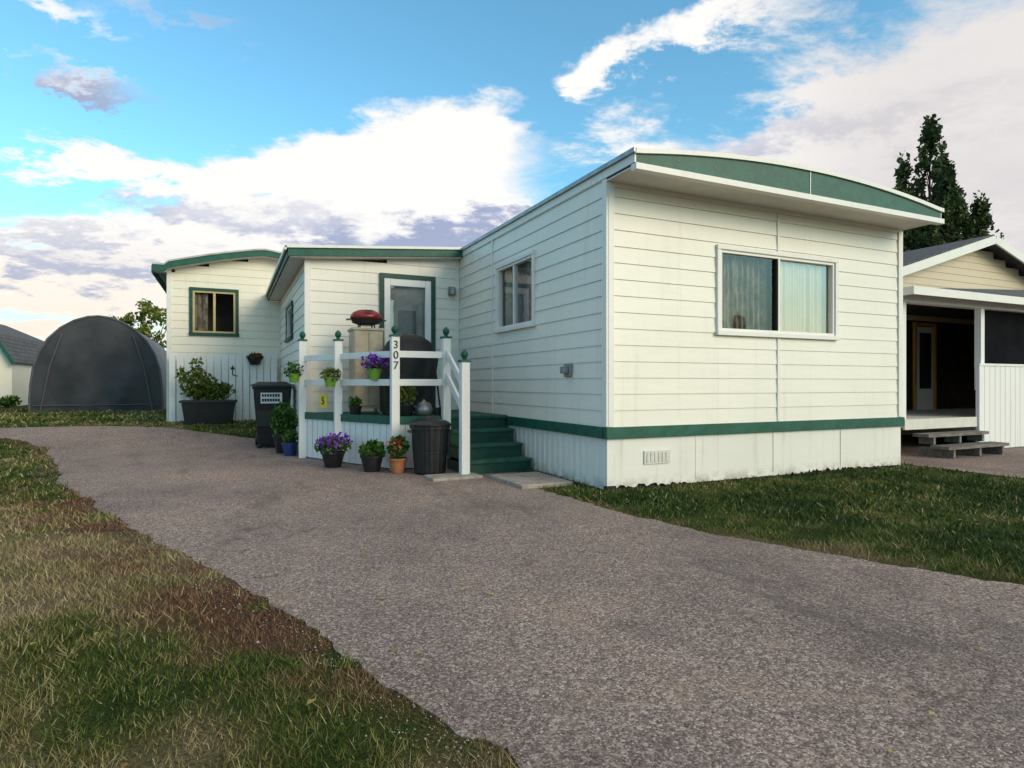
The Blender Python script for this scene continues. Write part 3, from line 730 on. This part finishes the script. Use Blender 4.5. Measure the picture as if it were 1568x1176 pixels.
pot('potted_geranium',(-1.64,2.14,.01),.11,.18,M['terracotta'],[(Lf,(0,0,.12),(.13,.13,.15),220,.045,.3),(M['pinkred'],(-.05,-.05,.16),(.13,.11,.12),26,.035,0)])
pot('potted_fern',(-2.73,5.05,.01),.17,.30,M['black'],[(Lf,(0,0,.20),(.22,.22,.30),600,.05,1)])
pot('potted_plant',(-2.68,4.62,.01),.12,.20,M['blue'],[(Lf,(0,0,.08),(.13,.13,.12),160,.04,.6)])
pot('potted_plant',(-1.42,2.62,DZ),.12,.17,M['black'],[(Ly,(0,0,.14),(.16,.16,.16),420,.035,.6)])
pot('potted_plant',(-1.95,3.25,DZ),.09,.13,M['black'],[(Lf,(0,0,.05),(.10,.10,.08),120,.035,.5)])
pot('hanging_pot',(-2.26,3.40,1.06),.085,.13,M['limepot'],[(Ly,(0,0,.04),(.15,.15,.10),170,.035,.2)])
pot('hanging_pot',(-2.66,4.20,1.12),.085,.13,M['limepot'],[(Lf,(0,0,.05),(.14,.14,.12),170,.035,.2)])
pot('hanging_basket',(-3.02,9.16,1.52),.14,.13,M['black'],[(Lf,(0,0,.03),(.17,.13,.10),220,.045,.2),(M['pinkred'],(0,-.05,.05),(.15,.1,.08),40,.04,0)])
g=empty('watering_kettle'); mb=MB(); c=(-1.17,2.60,DZ); mb.lathe(c,[(.07,0),(.11,.04),(.12,.10),(.09,.17),(.03,.20),(.012,.23)],18); mb.tube((c[0]-.09,c[1],c[2]+.1),(c[0]-.19,c[1],c[2]+.2),.014); mb.obj('body',M['grey'],g,smooth=True)
mb=MB(); 
for t in range(8):
    a=math.pi*t/8;b=math.pi*(t+1)/8; mb.tube((c[0]+.09*math.cos(a),c[1],c[2]+.16+.09*math.sin(a)),(c[0]+.09*math.cos(b),c[1],c[2]+.16+.09*math.sin(b)),.008,n=6)
mb.obj('handle',M['black'],g)
g=empty('broom'); mb=MB(); mb.tube((-.98,2.48,DZ+.1),(-1.06,2.52,DZ+.85),.012); mb.beam((-1.05,2.47,DZ+.06),(-.91,2.49,DZ+.06),.05,.12); mb.obj('broom_body',M['black'],g)

g=empty('trash_can'); c=(-1.29,1.93,.012)
mb=MB(); mb.lathe(c,[(.175,0),(.19,.02),(.205,.25),(.207,.26),(.207,.28),(.21,.29),(.225,.54),(.245,.545),(.245,.575)],48,ribs=24,rib_amp=.012)
mb.obj('body',M['black'],g)
mb=MB(); mb.lathe(c,[(.255,.576),(.258,.60),(.24,.615),(.20,.64),(.10,.665),(.02,.67)],32); mb.box(c[0]-.07,c[0]+.07,c[1]-.015,c[1]+.015,c[2]+.665,c[2]+.69)
for sx in(-1,1): mb.box(c[0]+sx*.25-.02,c[0]+sx*.25+.02,c[1]-.06,c[1]+.06,c[2]+.50,c[2]+.53)
mb.obj('lid',M['bin'],g,bevel=.003)

g=empty('wheelie_bin'); bx,by=-2.83,6.15; bz=float(gh(bx,by))+.01
def W3(x,y,z):
    a=math.radians(-8); return (bx+x*math.cos(a)-y*math.sin(a),by+x*math.sin(a)+y*math.cos(a),bz+z)
def tbox(mb,w0,d0,z0,w1,d1,z1,yo=0):
    mb.add([W3(-w0,-d0+yo,z0),W3(w0,-d0+yo,z0),W3(w0,d0+yo,z0),W3(-w0,d0+yo,z0),W3(-w1,-d1+yo,z1),W3(w1,-d1+yo,z1),W3(w1,d1+yo,z1),W3(-w1,d1+yo,z1)],[(0,3,2,1),(4,5,6,7),(0,1,5,4),(1,2,6,5),(2,3,7,6),(3,0,4,7)])
mb=MB(); tbox(mb,.22,.24,.05,.29,.32,1.0); tbox(mb,.305,.335,1.0,.31,.34,1.045)
tbox(mb,.24,.02,.35,.26,.02,.9,-.27)
mb.obj('body',M['bin'],g,bevel=.015)
mb=MB(); tbox(mb,.325,.36,1.048,.32,.35,1.085,-.01); tbox(mb,.29,.30,1.086,.22,.22,1.125,-.01); mb.tube(W3(-.25,.38,1.02),W3(.25,.38,1.02),.018); mb.obj('lid',M['black'],g,bevel=.012)
mb=MB()
for sx in(-.27,.27): mb.tube(W3(sx-.03,.22,.11),W3(sx+.03,.22,.11),.115,n=20)
for sx in(-.2,.2): mb.tube(W3(sx-.03,-.2,.0),W3(sx+.03,-.2,.06),.04,n=10)
mb.obj('wheels',M['black'],g)
def Wq(mb,x0,x1,z0,z1,o):
    f=lambda z:-(.24+.08*(z-.05)/.95)-o
    mb.add([W3(x0,f(z0),z0),W3(x1,f(z0),z0),W3(x1,f(z1),z1),W3(x0,f(z1),z1)],[(0,1,2,3)])
mb=MB(); Wq(mb,-.17,.17,.76,.94,.026); mb.obj('label',M['sticker'],g,recalc=False)
mb=MB(); 
for i in range(7): Wq(mb,-.15+i*.042,-.12+i*.042,.87,.92,.03); Wq(mb,-.15+i*.042,-.118+i*.042,.79,.84,.03)
mb.obj('label_print',M['text'],g,recalc=False)

g=empty('planter_box'); z=float(gh(-3.9,8.7)); mb=MB(); mb.add([(-4.33,8.55,z),(-3.47,8.55,z),(-3.47,8.9,z),(-4.33,8.9,z),(-4.40,8.5,z+.46),(-3.40,8.5,z+.46),(-3.40,8.95,z+.46),(-4.40,8.95,z+.46)],[(0,3,2,1),(4,5,6,7),(0,1,5,4),(1,2,6,5),(2,3,7,6),(3,0,4,7)]); mb.box(-4.43,-3.37,8.47,8.98,z+.43,z+.48)
mb.obj('box',M['black'],g,bevel=.01)
P_=np.concatenate([ell((-4.1,8.7,z+.78),(.36,.25,.34),500),ell((-3.75,8.7,z+.68),(.34,.22,.22),300),ell((-4.12,8.7,z+1.15),(.14,.1,.25),70),ell((-4.4,8.65,z+1.0),(.12,.1,.18),50)])
leaves('foliage',P_,.058,Ly,g,.2); leaves('foliage_dark',ell((-3.95,8.72,z+.65),(.4,.2,.22),320),.06,Lf,g,.2)
mb=MB()
for i in range(26):
    q=P_[rng.integers(len(P_))]; mb.tube((random.uniform(-4.3,-3.5),8.7,z+.45),tuple(q),.006,.003,5)
mb.obj('stems',M['leafstem'],g)

# ------------------------------------------------------------------ storage shelter
g=empty('storage_shelter'); gz=.29; u0,u1=-8.62,-5.36; um=(u0+u1)/2; hw=(u1-u0)/2
prof=[(1.0,0),(1.0,.35),(.985,.8),(.95,1.25),(.87,1.7),(.74,2.1),(.56,2.42),(.36,2.64),(.16,2.76),(0,2.79)]
ring=[(um+hw*x,gz+zz) for x,zz in prof]; ring=ring+[(um-hw*x,gz+zz) for x,zz in prof[::-1][1:]]
mb=MB(); vs=[];fs=[]; K=len(ring); nv=25
for j in range(nv):
    v=16+6.5*j/(nv-1); sag=.035*abs(math.sin(j*math.pi/4)) 
    for (x,zz) in ring:
        dx=x-um; dz=zz-gz-1; l=math.hypot(dx,dz); vs.append((x-dx/l*sag,v,zz-dz/l*sag if zz>gz+.1 else zz))
for j in range(nv-1):
    for k in range(K-1): fs.append((j*K+k,j*K+k+1,(j+1)*K+k+1,(j+1)*K+k))
mb.add(vs,fs); mb.obj('side_cover',M['fabric2'],g,recalc=False,smooth=True)
def shell(v,name,m_,bul):
    mb=MB(); vs=[];fs=[]; R=18
    for r_ in range(R+1):
        s=r_/R
        for (x,zz) in ring:
            X_=um+(x-um)*s; Z_=gz+(zz-gz)*s
            vs.append((X_,v-bul*(1-s*s)*math.sin(min(1,(Z_-gz)/2.7)*math.pi)-(.03*math.sin(X_*5+Z_*1.5)+.03*math.sin(X_*2.3-Z_*3.1)+.015*math.sin(X_*9-Z_*4))*(1-s**4),Z_))
    for r_ in range(R):
        for k in range(K-1): fs.append((r_*K+k,(r_+1)*K+k,(r_+1)*K+k+1,r_*K+k+1))
    mb.add(vs,fs); mb.obj(name,m_,g,recalc=False,smooth=True)
shell(15.96,'front_panel',M['fabric'],.06); shell(22.5,'back_panel',M['fabric'],-.05)
mb=MB()
for i in range(K-1):
    a=ring[i];b=ring[i+1]; mb.tube((a[0],15.96,a[1]),(b[0],15.96,b[1]),.03,n=8)
for sx in(-1,1):
    pp=[(.98,0),(.82,1.3),(.62,2.25)]
    for (a,b) in zip(pp[:-1],pp[1:]): mb.tube((um+sx*hw*a[0]*.86,15.89,gz+a[1]),(um+sx*hw*b[0]*.86,15.89,gz+b[1]),.02,n=6)
mb.tube((um-hw*.95,15.9,gz+.2),(um+hw*.95,15.9,gz+.2),.015,n=6)
mb.obj('seams',M['seam'],g)

# ------------------------------------------------------------------ garden shed
g=empty('garden_shed'); z0=.3; v0,v1=22.0,30.0; er=-10.45; brk=-11.0; rd_=-12.9; el_=-15.35; bl=-14.8
P1=[(er,1.85),(brk,2.85),(rd_,3.75),(bl,2.85),(el_,1.85)]
mb=MB(); wl=[(er-.12,z0),(er-.12,1.95),(brk,2.8),(rd_,3.68),(bl,2.8),(el_+.12,1.95),(el_+.12,z0)]
n=len(wl); mb.add([(x,v0,z) for x,z in wl]+[(x,v1,z) for x,z in wl],[tuple(range(n)),tuple(range(n,2*n))[::-1]]+[(i,(i+1)%n,n+(i+1)%n,n+i) for i in range(n)]); mb.obj('walls',M['siding2'],g)
mb=MB()
for (a,b) in zip(P1[:-1],P1[1:]):
    mb.add([(a[0],v0-.25,a[1]),(b[0],v0-.25,b[1]),(b[0],v1+.2,b[1]),(a[0],v1+.2,a[1]),(a[0],v0-.25,a[1]+.05),(b[0],v0-.25,b[1]+.05),(b[0],v1+.2,b[1]+.05),(a[0],v1+.2,a[1]+.05)],[(0,3,2,1),(4,5,6,7),(0,1,5,4),(1,2,6,5),(2,3,7,6),(3,0,4,7)])
mb.obj('roof',M['shingle'],g)
mb=MB()
for (a,b) in zip(P1[:-1],P1[1:]): mb.beam((a[0],v0-.27,a[1]-.05),(b[0],v0-.27,b[1]-.05),.03,.12)
mb.obj('bargeboard',M['green'],g)
mb=MB(); mb.box(-13.4,-12.3,v0-.03,v0-.005,z0,2.3); mb.obj('door',M['greendk'],g)
b_=empty('shrub'); leaves('foliage',ell((-10.3,20.6,.5),(.35,.3,.22),400),.07,M['leaf'],b_,.2); mb=MB(); mb.tube((-10.3,20.6,.28),(-10.3,20.6,.6),.03); mb.obj('stem',M['bark'],b_)

# ------------------------------------------------------------------ neighbour house
g=empty('neighbour_house'); PF=.55
mb=MB()
mb.box(7.68,14,.64,.67,.01,1.40); 
a=7.68
while a<13.9: mb.box(a+.004,a+.143,.615,.638,.02,1.40); a+=.15
mb.box(7.66,13.95,.60,.68,1.402,1.44)
for x in (5.86,7.92,9.9,12.0): mb.box(x-.05,x+.05,.69,.79,PF if x<7 else 1.0,2.36)
mb.box(5.72,14,.66,.83,2.36,2.50)
mb.obj('porch_frame',M['paint'],g)
mb=MB(); mb.box(5.80,7.66,.68,3,.43,PF); mb.box(7.7,14,.70,3,.43,PF); mb.box(5.80,7.66,.64,.678,.40,PF+.01); mb.obj('porch_floor',M['soffit'],g)
mb=MB(); mb.box(5.95,7.5,.38,.62,.30,.345); mb.box(5.95,7.5,.10,.36,.14,.185)
for x in(6.1,6.75,7.35): mb.box(x,x+.05,.12,.62,.0,.139); mb.box(x,x+.05,.40,.62,.187,.299)
mb.obj('porch_steps',M['oldwood'],g)
mb=MB(); mb.box(7.98,13.9,.74,.75,1.45,2.35); mb.obj('porch_screen',M['screen'],g)
mb=MB(); mb.box(5.8,14,3.0,3.1,PF,3.0); 
for k in range(14): mb.box(5.8,14,2.985,2.999,PF+.17*k,PF+.17*k+.15)
mb.obj('porch_back_wall',M['brown'],g)
mb=MB(); mb.box(13.9,14,.8,3,PF,2.5); mb.obj('porch_end_wall',M['brown'],g)
mb=MB(); mb.box(9.74,9.80,2.93,2.98,PF,2.35);mb.box(10.42,10.48,2.93,2.98,PF,2.35);mb.box(9.74,10.48,2.93,2.98,2.351,2.42); mb.obj('door_frame',M['ochre'],g)
mb=MB(); mb.box(9.82,10.40,2.95,2.975,PF,2.33); mb.obj('door',M['paint'],g); mb=MB(); mb.box(9.92,10.30,2.935,2.948,1.0,2.2); mb.obj('door_glass',M['dark'],g)
siding('gable_siding',Pf(2.62),6.6,16.2,2.4,4.3,g,M['cream'],[],.15,2.4,topf=lambda s:4.16-.30*np.abs(s-11.4))
mb=MB(); mb.box(5.8,16,3.1,12,.0,2.95); mb.obj('house_body',M['cream'],g)
def plane4(mb,A,B,C,D,t=.08):
    mb.add([A,B,C,D]+[(p[0],p[1],p[2]+t) for p in (A,B,C,D)],[(0,3,2,1),(4,5,6,7),(0,1,5,4),(1,2,6,5),(2,3,7,6),(3,0,4,7)])
mb=MB(); plane4(mb,(11.4,2.3,4.24),(11.4,6,4.24),(5.9,6,2.6),(5.9,2.3,2.6)); plane4(mb,(11.4,2.3,4.24),(16.9,2.3,2.6),(16.9,6,2.6),(11.4,6,4.24))
plane4(mb,(5.6,3.0,3.2),(12.2,3.0,3.2),(12.2,5.2,4.75),(5.6,5.2,4.75),.06); plane4(mb,(5.6,5.2,4.75),(12.2,5.2,4.75),(12.2,9,2.9),(5.6,9,2.9),.06)
mb.add([(5.62,.40,2.51),(16.5,.40,2.51),(16.5,2.60,3.45),(9.3,2.60,3.08),(5.62,2.60,2.51)],[(0,1,2),(0,2,3),(0,3,4)])
mb.obj('roof',M['shingle'],g)
mb=MB(); mb.beam((11.4,2.27,4.20),(5.9,2.27,2.56),.04,.17); mb.beam((11.4,2.268,4.20),(16.9,2.268,2.56),.04,.17); mb.box(5.58,16.5,.37,.40,2.42,2.54); mb.box(5.58,5.62,.401,2.6,2.42,2.54)
mb.obj('fascia',M['trim'],g)
mb=MB(); mb.box(5.64,16.4,.42,3,2.505,2.515); mb.obj('porch_ceiling',M['brown'],g)

# ------------------------------------------------------------------ trees
def columnar(name,x,y,spires,mat_):
    g=empty(name); mb=MB(); C=[];R_=[]
    for (dx,dy,H,rad) in spires:
        mb.tube((x+dx*.5,y+dy*.5,0),(x+dx,y+dy,H*.6),.16,.07); mb.tube((x+dx,y+dy,H*.6),(x+dx,y+dy,H*.97),.07,.01)
        for k in range(110):
            t=random.random()**.85; z=H*(.30+.70*t)
            rr=rad*(min(1,(1-t)*2.4+.12))*(.7+.3*min(1,t*6)); a=random.uniform(0,6.28); q=rr*random.uniform(.2,1.15)
            bx,by=x+dx+q*math.cos(a),y+dy+q*math.sin(a)
            if k%3==0: mb.tube((x+dx,y+dy,max(.5,z-1.1)),(bx,by,z),.03,.008,5)
            n=46; sh=random.random()
            C.append(ell((bx,by,z),(.19,.19,.50*random.uniform(.5,1.3)),n,.1)); R_.append(np.full(n,sh*.8+.1))
    mb.obj('trunk_and_limbs',M['bark'],g); leaves('foliage',np.concatenate(C),.12,mat_,g,.6,rnd=np.concatenate(R_))
    return g
columnar('poplar_tree',21.9,9.9,[(0,0,11.6,.9),(1.55,.3,10.4,.8),(2.7,-.4,8.7,.7),(-.9,.5,9.9,.65),(.8,-.2,9.3,.85),(2.1,.2,9.0,.75),(-.3,.2,8.4,1.0)],M['poplar'])
def roundtree(name,x,y,z0,H,R,mat_,nc=60,ls=.16):
    g=empty(name); mb=MB(); mb.tube((x,y,z0),(x,y,z0+H*.5),.13,.08); C=[];R_=[]
    for k in range(nc):
        d=rng.normal(size=3); d/=np.linalg.norm(d); q=rng.uniform(.3,1)**.5
        c=np.array((x,y,z0+H*.62))+d*np.array((R,R,H*.38))*q
        if k%3==0: mb.tube((x,y,z0+H*.35),tuple(c),.04,.01,5)
        C.append(ell(c,(.35,.35,.28),70,.1)); R_.append(np.full(70,rng.random()))
    mb.obj('trunk_and_limbs',M['bark'],g); leaves('foliage',np.concatenate(C),ls,mat_,g,rnd=np.concatenate(R_))
roundtree('birch_tree',-6.65,25.2,.3,4.7,1.5,M['leafy'],34,.11)
def spruce(name,x,y,H):
    g=empty(name); mb=MB(); mb.tube((x,y,0),(x,y,H),.15,.02); C=[]
    for k in range(22):
        z=H*(.12+.86*k/22); r=(H*.24)*(1-k/23)
        for j in range(8):
            a=j*.785+k*.9; L_=r*random.uniform(.75,1.1); e=(x+L_*math.cos(a),y+L_*math.sin(a),z-.18*L_)
            mb.tube((x,y,z),e,.02,.005,4)
            for s in np.linspace(.2,1,5): C.append(ell((x+(e[0]-x)*s,y+(e[1]-y)*s,z+(e[2]-z)*s),(.2,.2,.1),7,.1))
    mb.obj('trunk_and_limbs',M['bark'],g); leaves('foliage',np.concatenate(C),.18,M['spruce'],g)
spruce('spruce_tree',25.5,-23.5,5.6); spruce('spruce_tree',30.5,-22,3.8)
C=[];R_=[]
for k in range(460):
    a=2*math.pi*k/460+random.uniform(-.01,.01); R0=random.uniform(85,100); H=2.2+1.6*abs(math.sin(a*13)+.5*math.sin(a*31))
    C.append(ell((R0*math.sin(a),R0*math.cos(a)+2,H*.55),(1.2,1.2,H*.5),34,.2)); R_.append(np.full(34,random.random()))
leaves('distant_trees',np.concatenate(C),.9,M['far'],None,rnd=np.concatenate(R_),aspect=1.2)

# ------------------------------------------------------------------ world
SUN_AZ=math.radians(150); SUN_EL=math.radians(22)
w=bpy.data.worlds.new('World'); S.world=w; w.use_nodes=True; t=NT(w.node_tree); t.n.clear()
w.cycles.sampling_method='MANUAL'; w.cycles.sample_map_resolution=256
out=t.new('ShaderNodeOutputWorld'); bg=t.new('ShaderNodeBackground'); t.l.new(bg.outputs[0],out.inputs[0]); bg.inputs[1].default_value=.1
sky=t.new('ShaderNodeTexSky'); sky.sky_type='NISHITA'; sky.sun_disc=False; sky.sun_elevation=SUN_EL; sky.sun_rotation=SUN_AZ; sky.air_density=1.2; sky.dust_density=.6; sky.ozone_density=2.0
tc=t.new('ShaderNodeTexCoord').outputs['Generated']
vr=t.new('ShaderNodeVectorRotate',rotation_type='Z_AXIS'); t.l.new(tc,vr.inputs['Vector']); vr.inputs['Angle'].default_value=TH
sx=t.new('ShaderNodeSeparateXYZ'); t.l.new(vr.outputs[0],sx.inputs[0])
x_,y_,z_=sx.outputs
az=t.math('ARCTAN2',x_,y_); el=t.math('ARCSINE',z_)
zz=t.math('ADD',t.math('MAXIMUM',z_,0),.22)
cv=t.new('ShaderNodeCombineXYZ'); t.put(cv.inputs[0],t.math('DIVIDE',x_,zz)); t.put(cv.inputs[1],t.math('DIVIDE',y_,zz)); cv.inputs[2].default_value=3.1
q=cv.outputs[0]
n1=t.noise(t.mapping(q,scale=(1,1.5,1)),1.5,6,.64,.3); n2=t.noise(t.mapping(q,scale=(1,1.4,1)),3.8,7,.68,.25); n3=t.noise(t.mapping(q,loc=(4,2,1)),2.3,6,.66,.2)
R=math.radians
wz=t.math('ADD',az,t.math('ADD',t.math('MULTIPLY',t.math('SUBTRACT',n1,.5),.42),t.math('MULTIPLY',t.math('SUBTRACT',n2,.5),.24)))
we=t.math('ADD',el,t.math('ADD',t.math('MULTIPLY',t.math('SUBTRACT',n3,.5),.22),t.math('MULTIPLY',t.math('SUBTRACT',n2,.5),.16)))
def blob(a0,e0,sa,se,wt,tilt=0):
    a0,e0,sa,se=R(a0),R(e0),R(sa),R(se)
    da=t.math('SUBTRACT',wz,a0); de=t.math('SUBTRACT',we,e0)
    if tilt: de=t.math('SUBTRACT',de,t.math('MULTIPLY',da,tilt))
    da=t.math('DIVIDE',da,sa); de=t.math('DIVIDE',de,se)
    s=t.math('ADD',t.math('MULTIPLY',da,da),t.math('MULTIPLY',de,de))
    return t.math('MULTIPLY',t.math('EXPONENT',t.math('MULTIPLY',s,-1)),wt)
def total(l):
    r=l[0]
    for k in l[1:]: r=t.math('ADD',r,k)
    return r
cover=total([blob(-8,20.5,11,5.0,.58),blob(-18,17,10,2.6,.42),blob(13,28,13,2.2,.42,.2),blob(13,21.5,6,1.8,.26),blob(37,17,16,11,.68),blob(23,13,10,4,.32),
  blob(-9,13.6,17,2.6,.50),blob(-34,16.5,10,1.6,.36),blob(-34,7,20,4.6,.38),blob(-35,21.5,7,1.4,.34),blob(-28,27,6,1.5,.28),blob(-39,25.5,5,1.4,.36),
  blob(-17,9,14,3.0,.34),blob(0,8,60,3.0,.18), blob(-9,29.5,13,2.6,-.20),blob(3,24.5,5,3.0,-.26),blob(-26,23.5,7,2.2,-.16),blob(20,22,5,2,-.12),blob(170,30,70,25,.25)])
cover=t.math('ADD',cover,t.maprange(el,R(36),R(52),0,.34))  # extra cloud cover added overhead, out of view, to neutralise the ambient light
dens=t.maprange(t.math('ADD',t.math('ADD',t.math('MULTIPLY',n1,.45),t.math('MULTIPLY',n2,.68)),cover),.71,.93)
darkf=total([blob(-5,13.4,15,1.8,.80),blob(-34,21,10,1.5,.60),blob(-34,13.5,11,1.3,.50),blob(-28,27,7,1.6,.55),blob(-33,9.5,14,1.3,.45),blob(36,13,16,6,.26),blob(28,21,12,1.6,.30),blob(-8,21,11,4,-.5),blob(12,28,12,3,-.3)])
shade=t.maprange(t.math('ADD',t.math('ADD',t.math('MULTIPLY',n3,.8),t.math('MULTIPLY',n2,.4)),darkf),.66,1.22)
low=t.maprange(el,R(2),R(14),1,0)
white=t.mix(low,(10.2,10.0,9.8),(10.2,9.1,7.8)); grey=t.mix(low,(3.9,4.5,6.4),(5.4,5.8,7.1))
rightw=t.maprange(az,R(16),R(32)); white=t.mix(t.math('MULTIPLY',rightw,.8),white,(7.9,7.5,7.4)); grey=t.mix(rightw,grey,(5.5,5.4,6.0))
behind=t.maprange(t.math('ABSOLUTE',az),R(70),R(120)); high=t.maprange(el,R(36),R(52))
white=t.mix(t.math('MAXIMUM',behind,high),white,(8.0,7.3,6.5)); grey=t.mix(t.math('MAXIMUM',behind,high),grey,(5.2,4.9,5.0))  # unseen rear and overhead clouds tinted warm for scene light and window reflection
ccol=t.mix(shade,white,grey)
nish=t.mix(1,sky.outputs[0],(1.45,2.4,2.45),'MULTIPLY')
hz=t.mix(t.maprange(el,R(0),R(13),.75,0),nish,(7.4,7.5,8.0))
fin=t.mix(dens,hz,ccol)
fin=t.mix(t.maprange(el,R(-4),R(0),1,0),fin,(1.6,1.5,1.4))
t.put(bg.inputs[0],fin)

sd=bpy.data.lights.new('sun','SUN'); sd.energy=2.1; sd.angle=math.radians(30); sd.color=(1,.76,.50)
so=bpy.data.objects.new('sun',sd); S.collection.objects.link(so)
dirv=Vector((math.sin(SUN_AZ)*math.cos(SUN_EL),math.cos(SUN_AZ)*math.cos(SUN_EL),math.sin(SUN_EL)))
so.rotation_euler=dirv.to_track_quat('Z','Y').to_euler(); so.location=(0,-10,15)

cd=bpy.data.cameras.new('camera'); cd.lens=21.49; cd.sensor_width=36; cd.clip_end=2000; cd.clip_start=.05
co=bpy.data.objects.new('camera',cd); S.collection.objects.link(co); co.location=CAM; co.rotation_euler=(math.radians(90),0,-TH)
S.camera=co
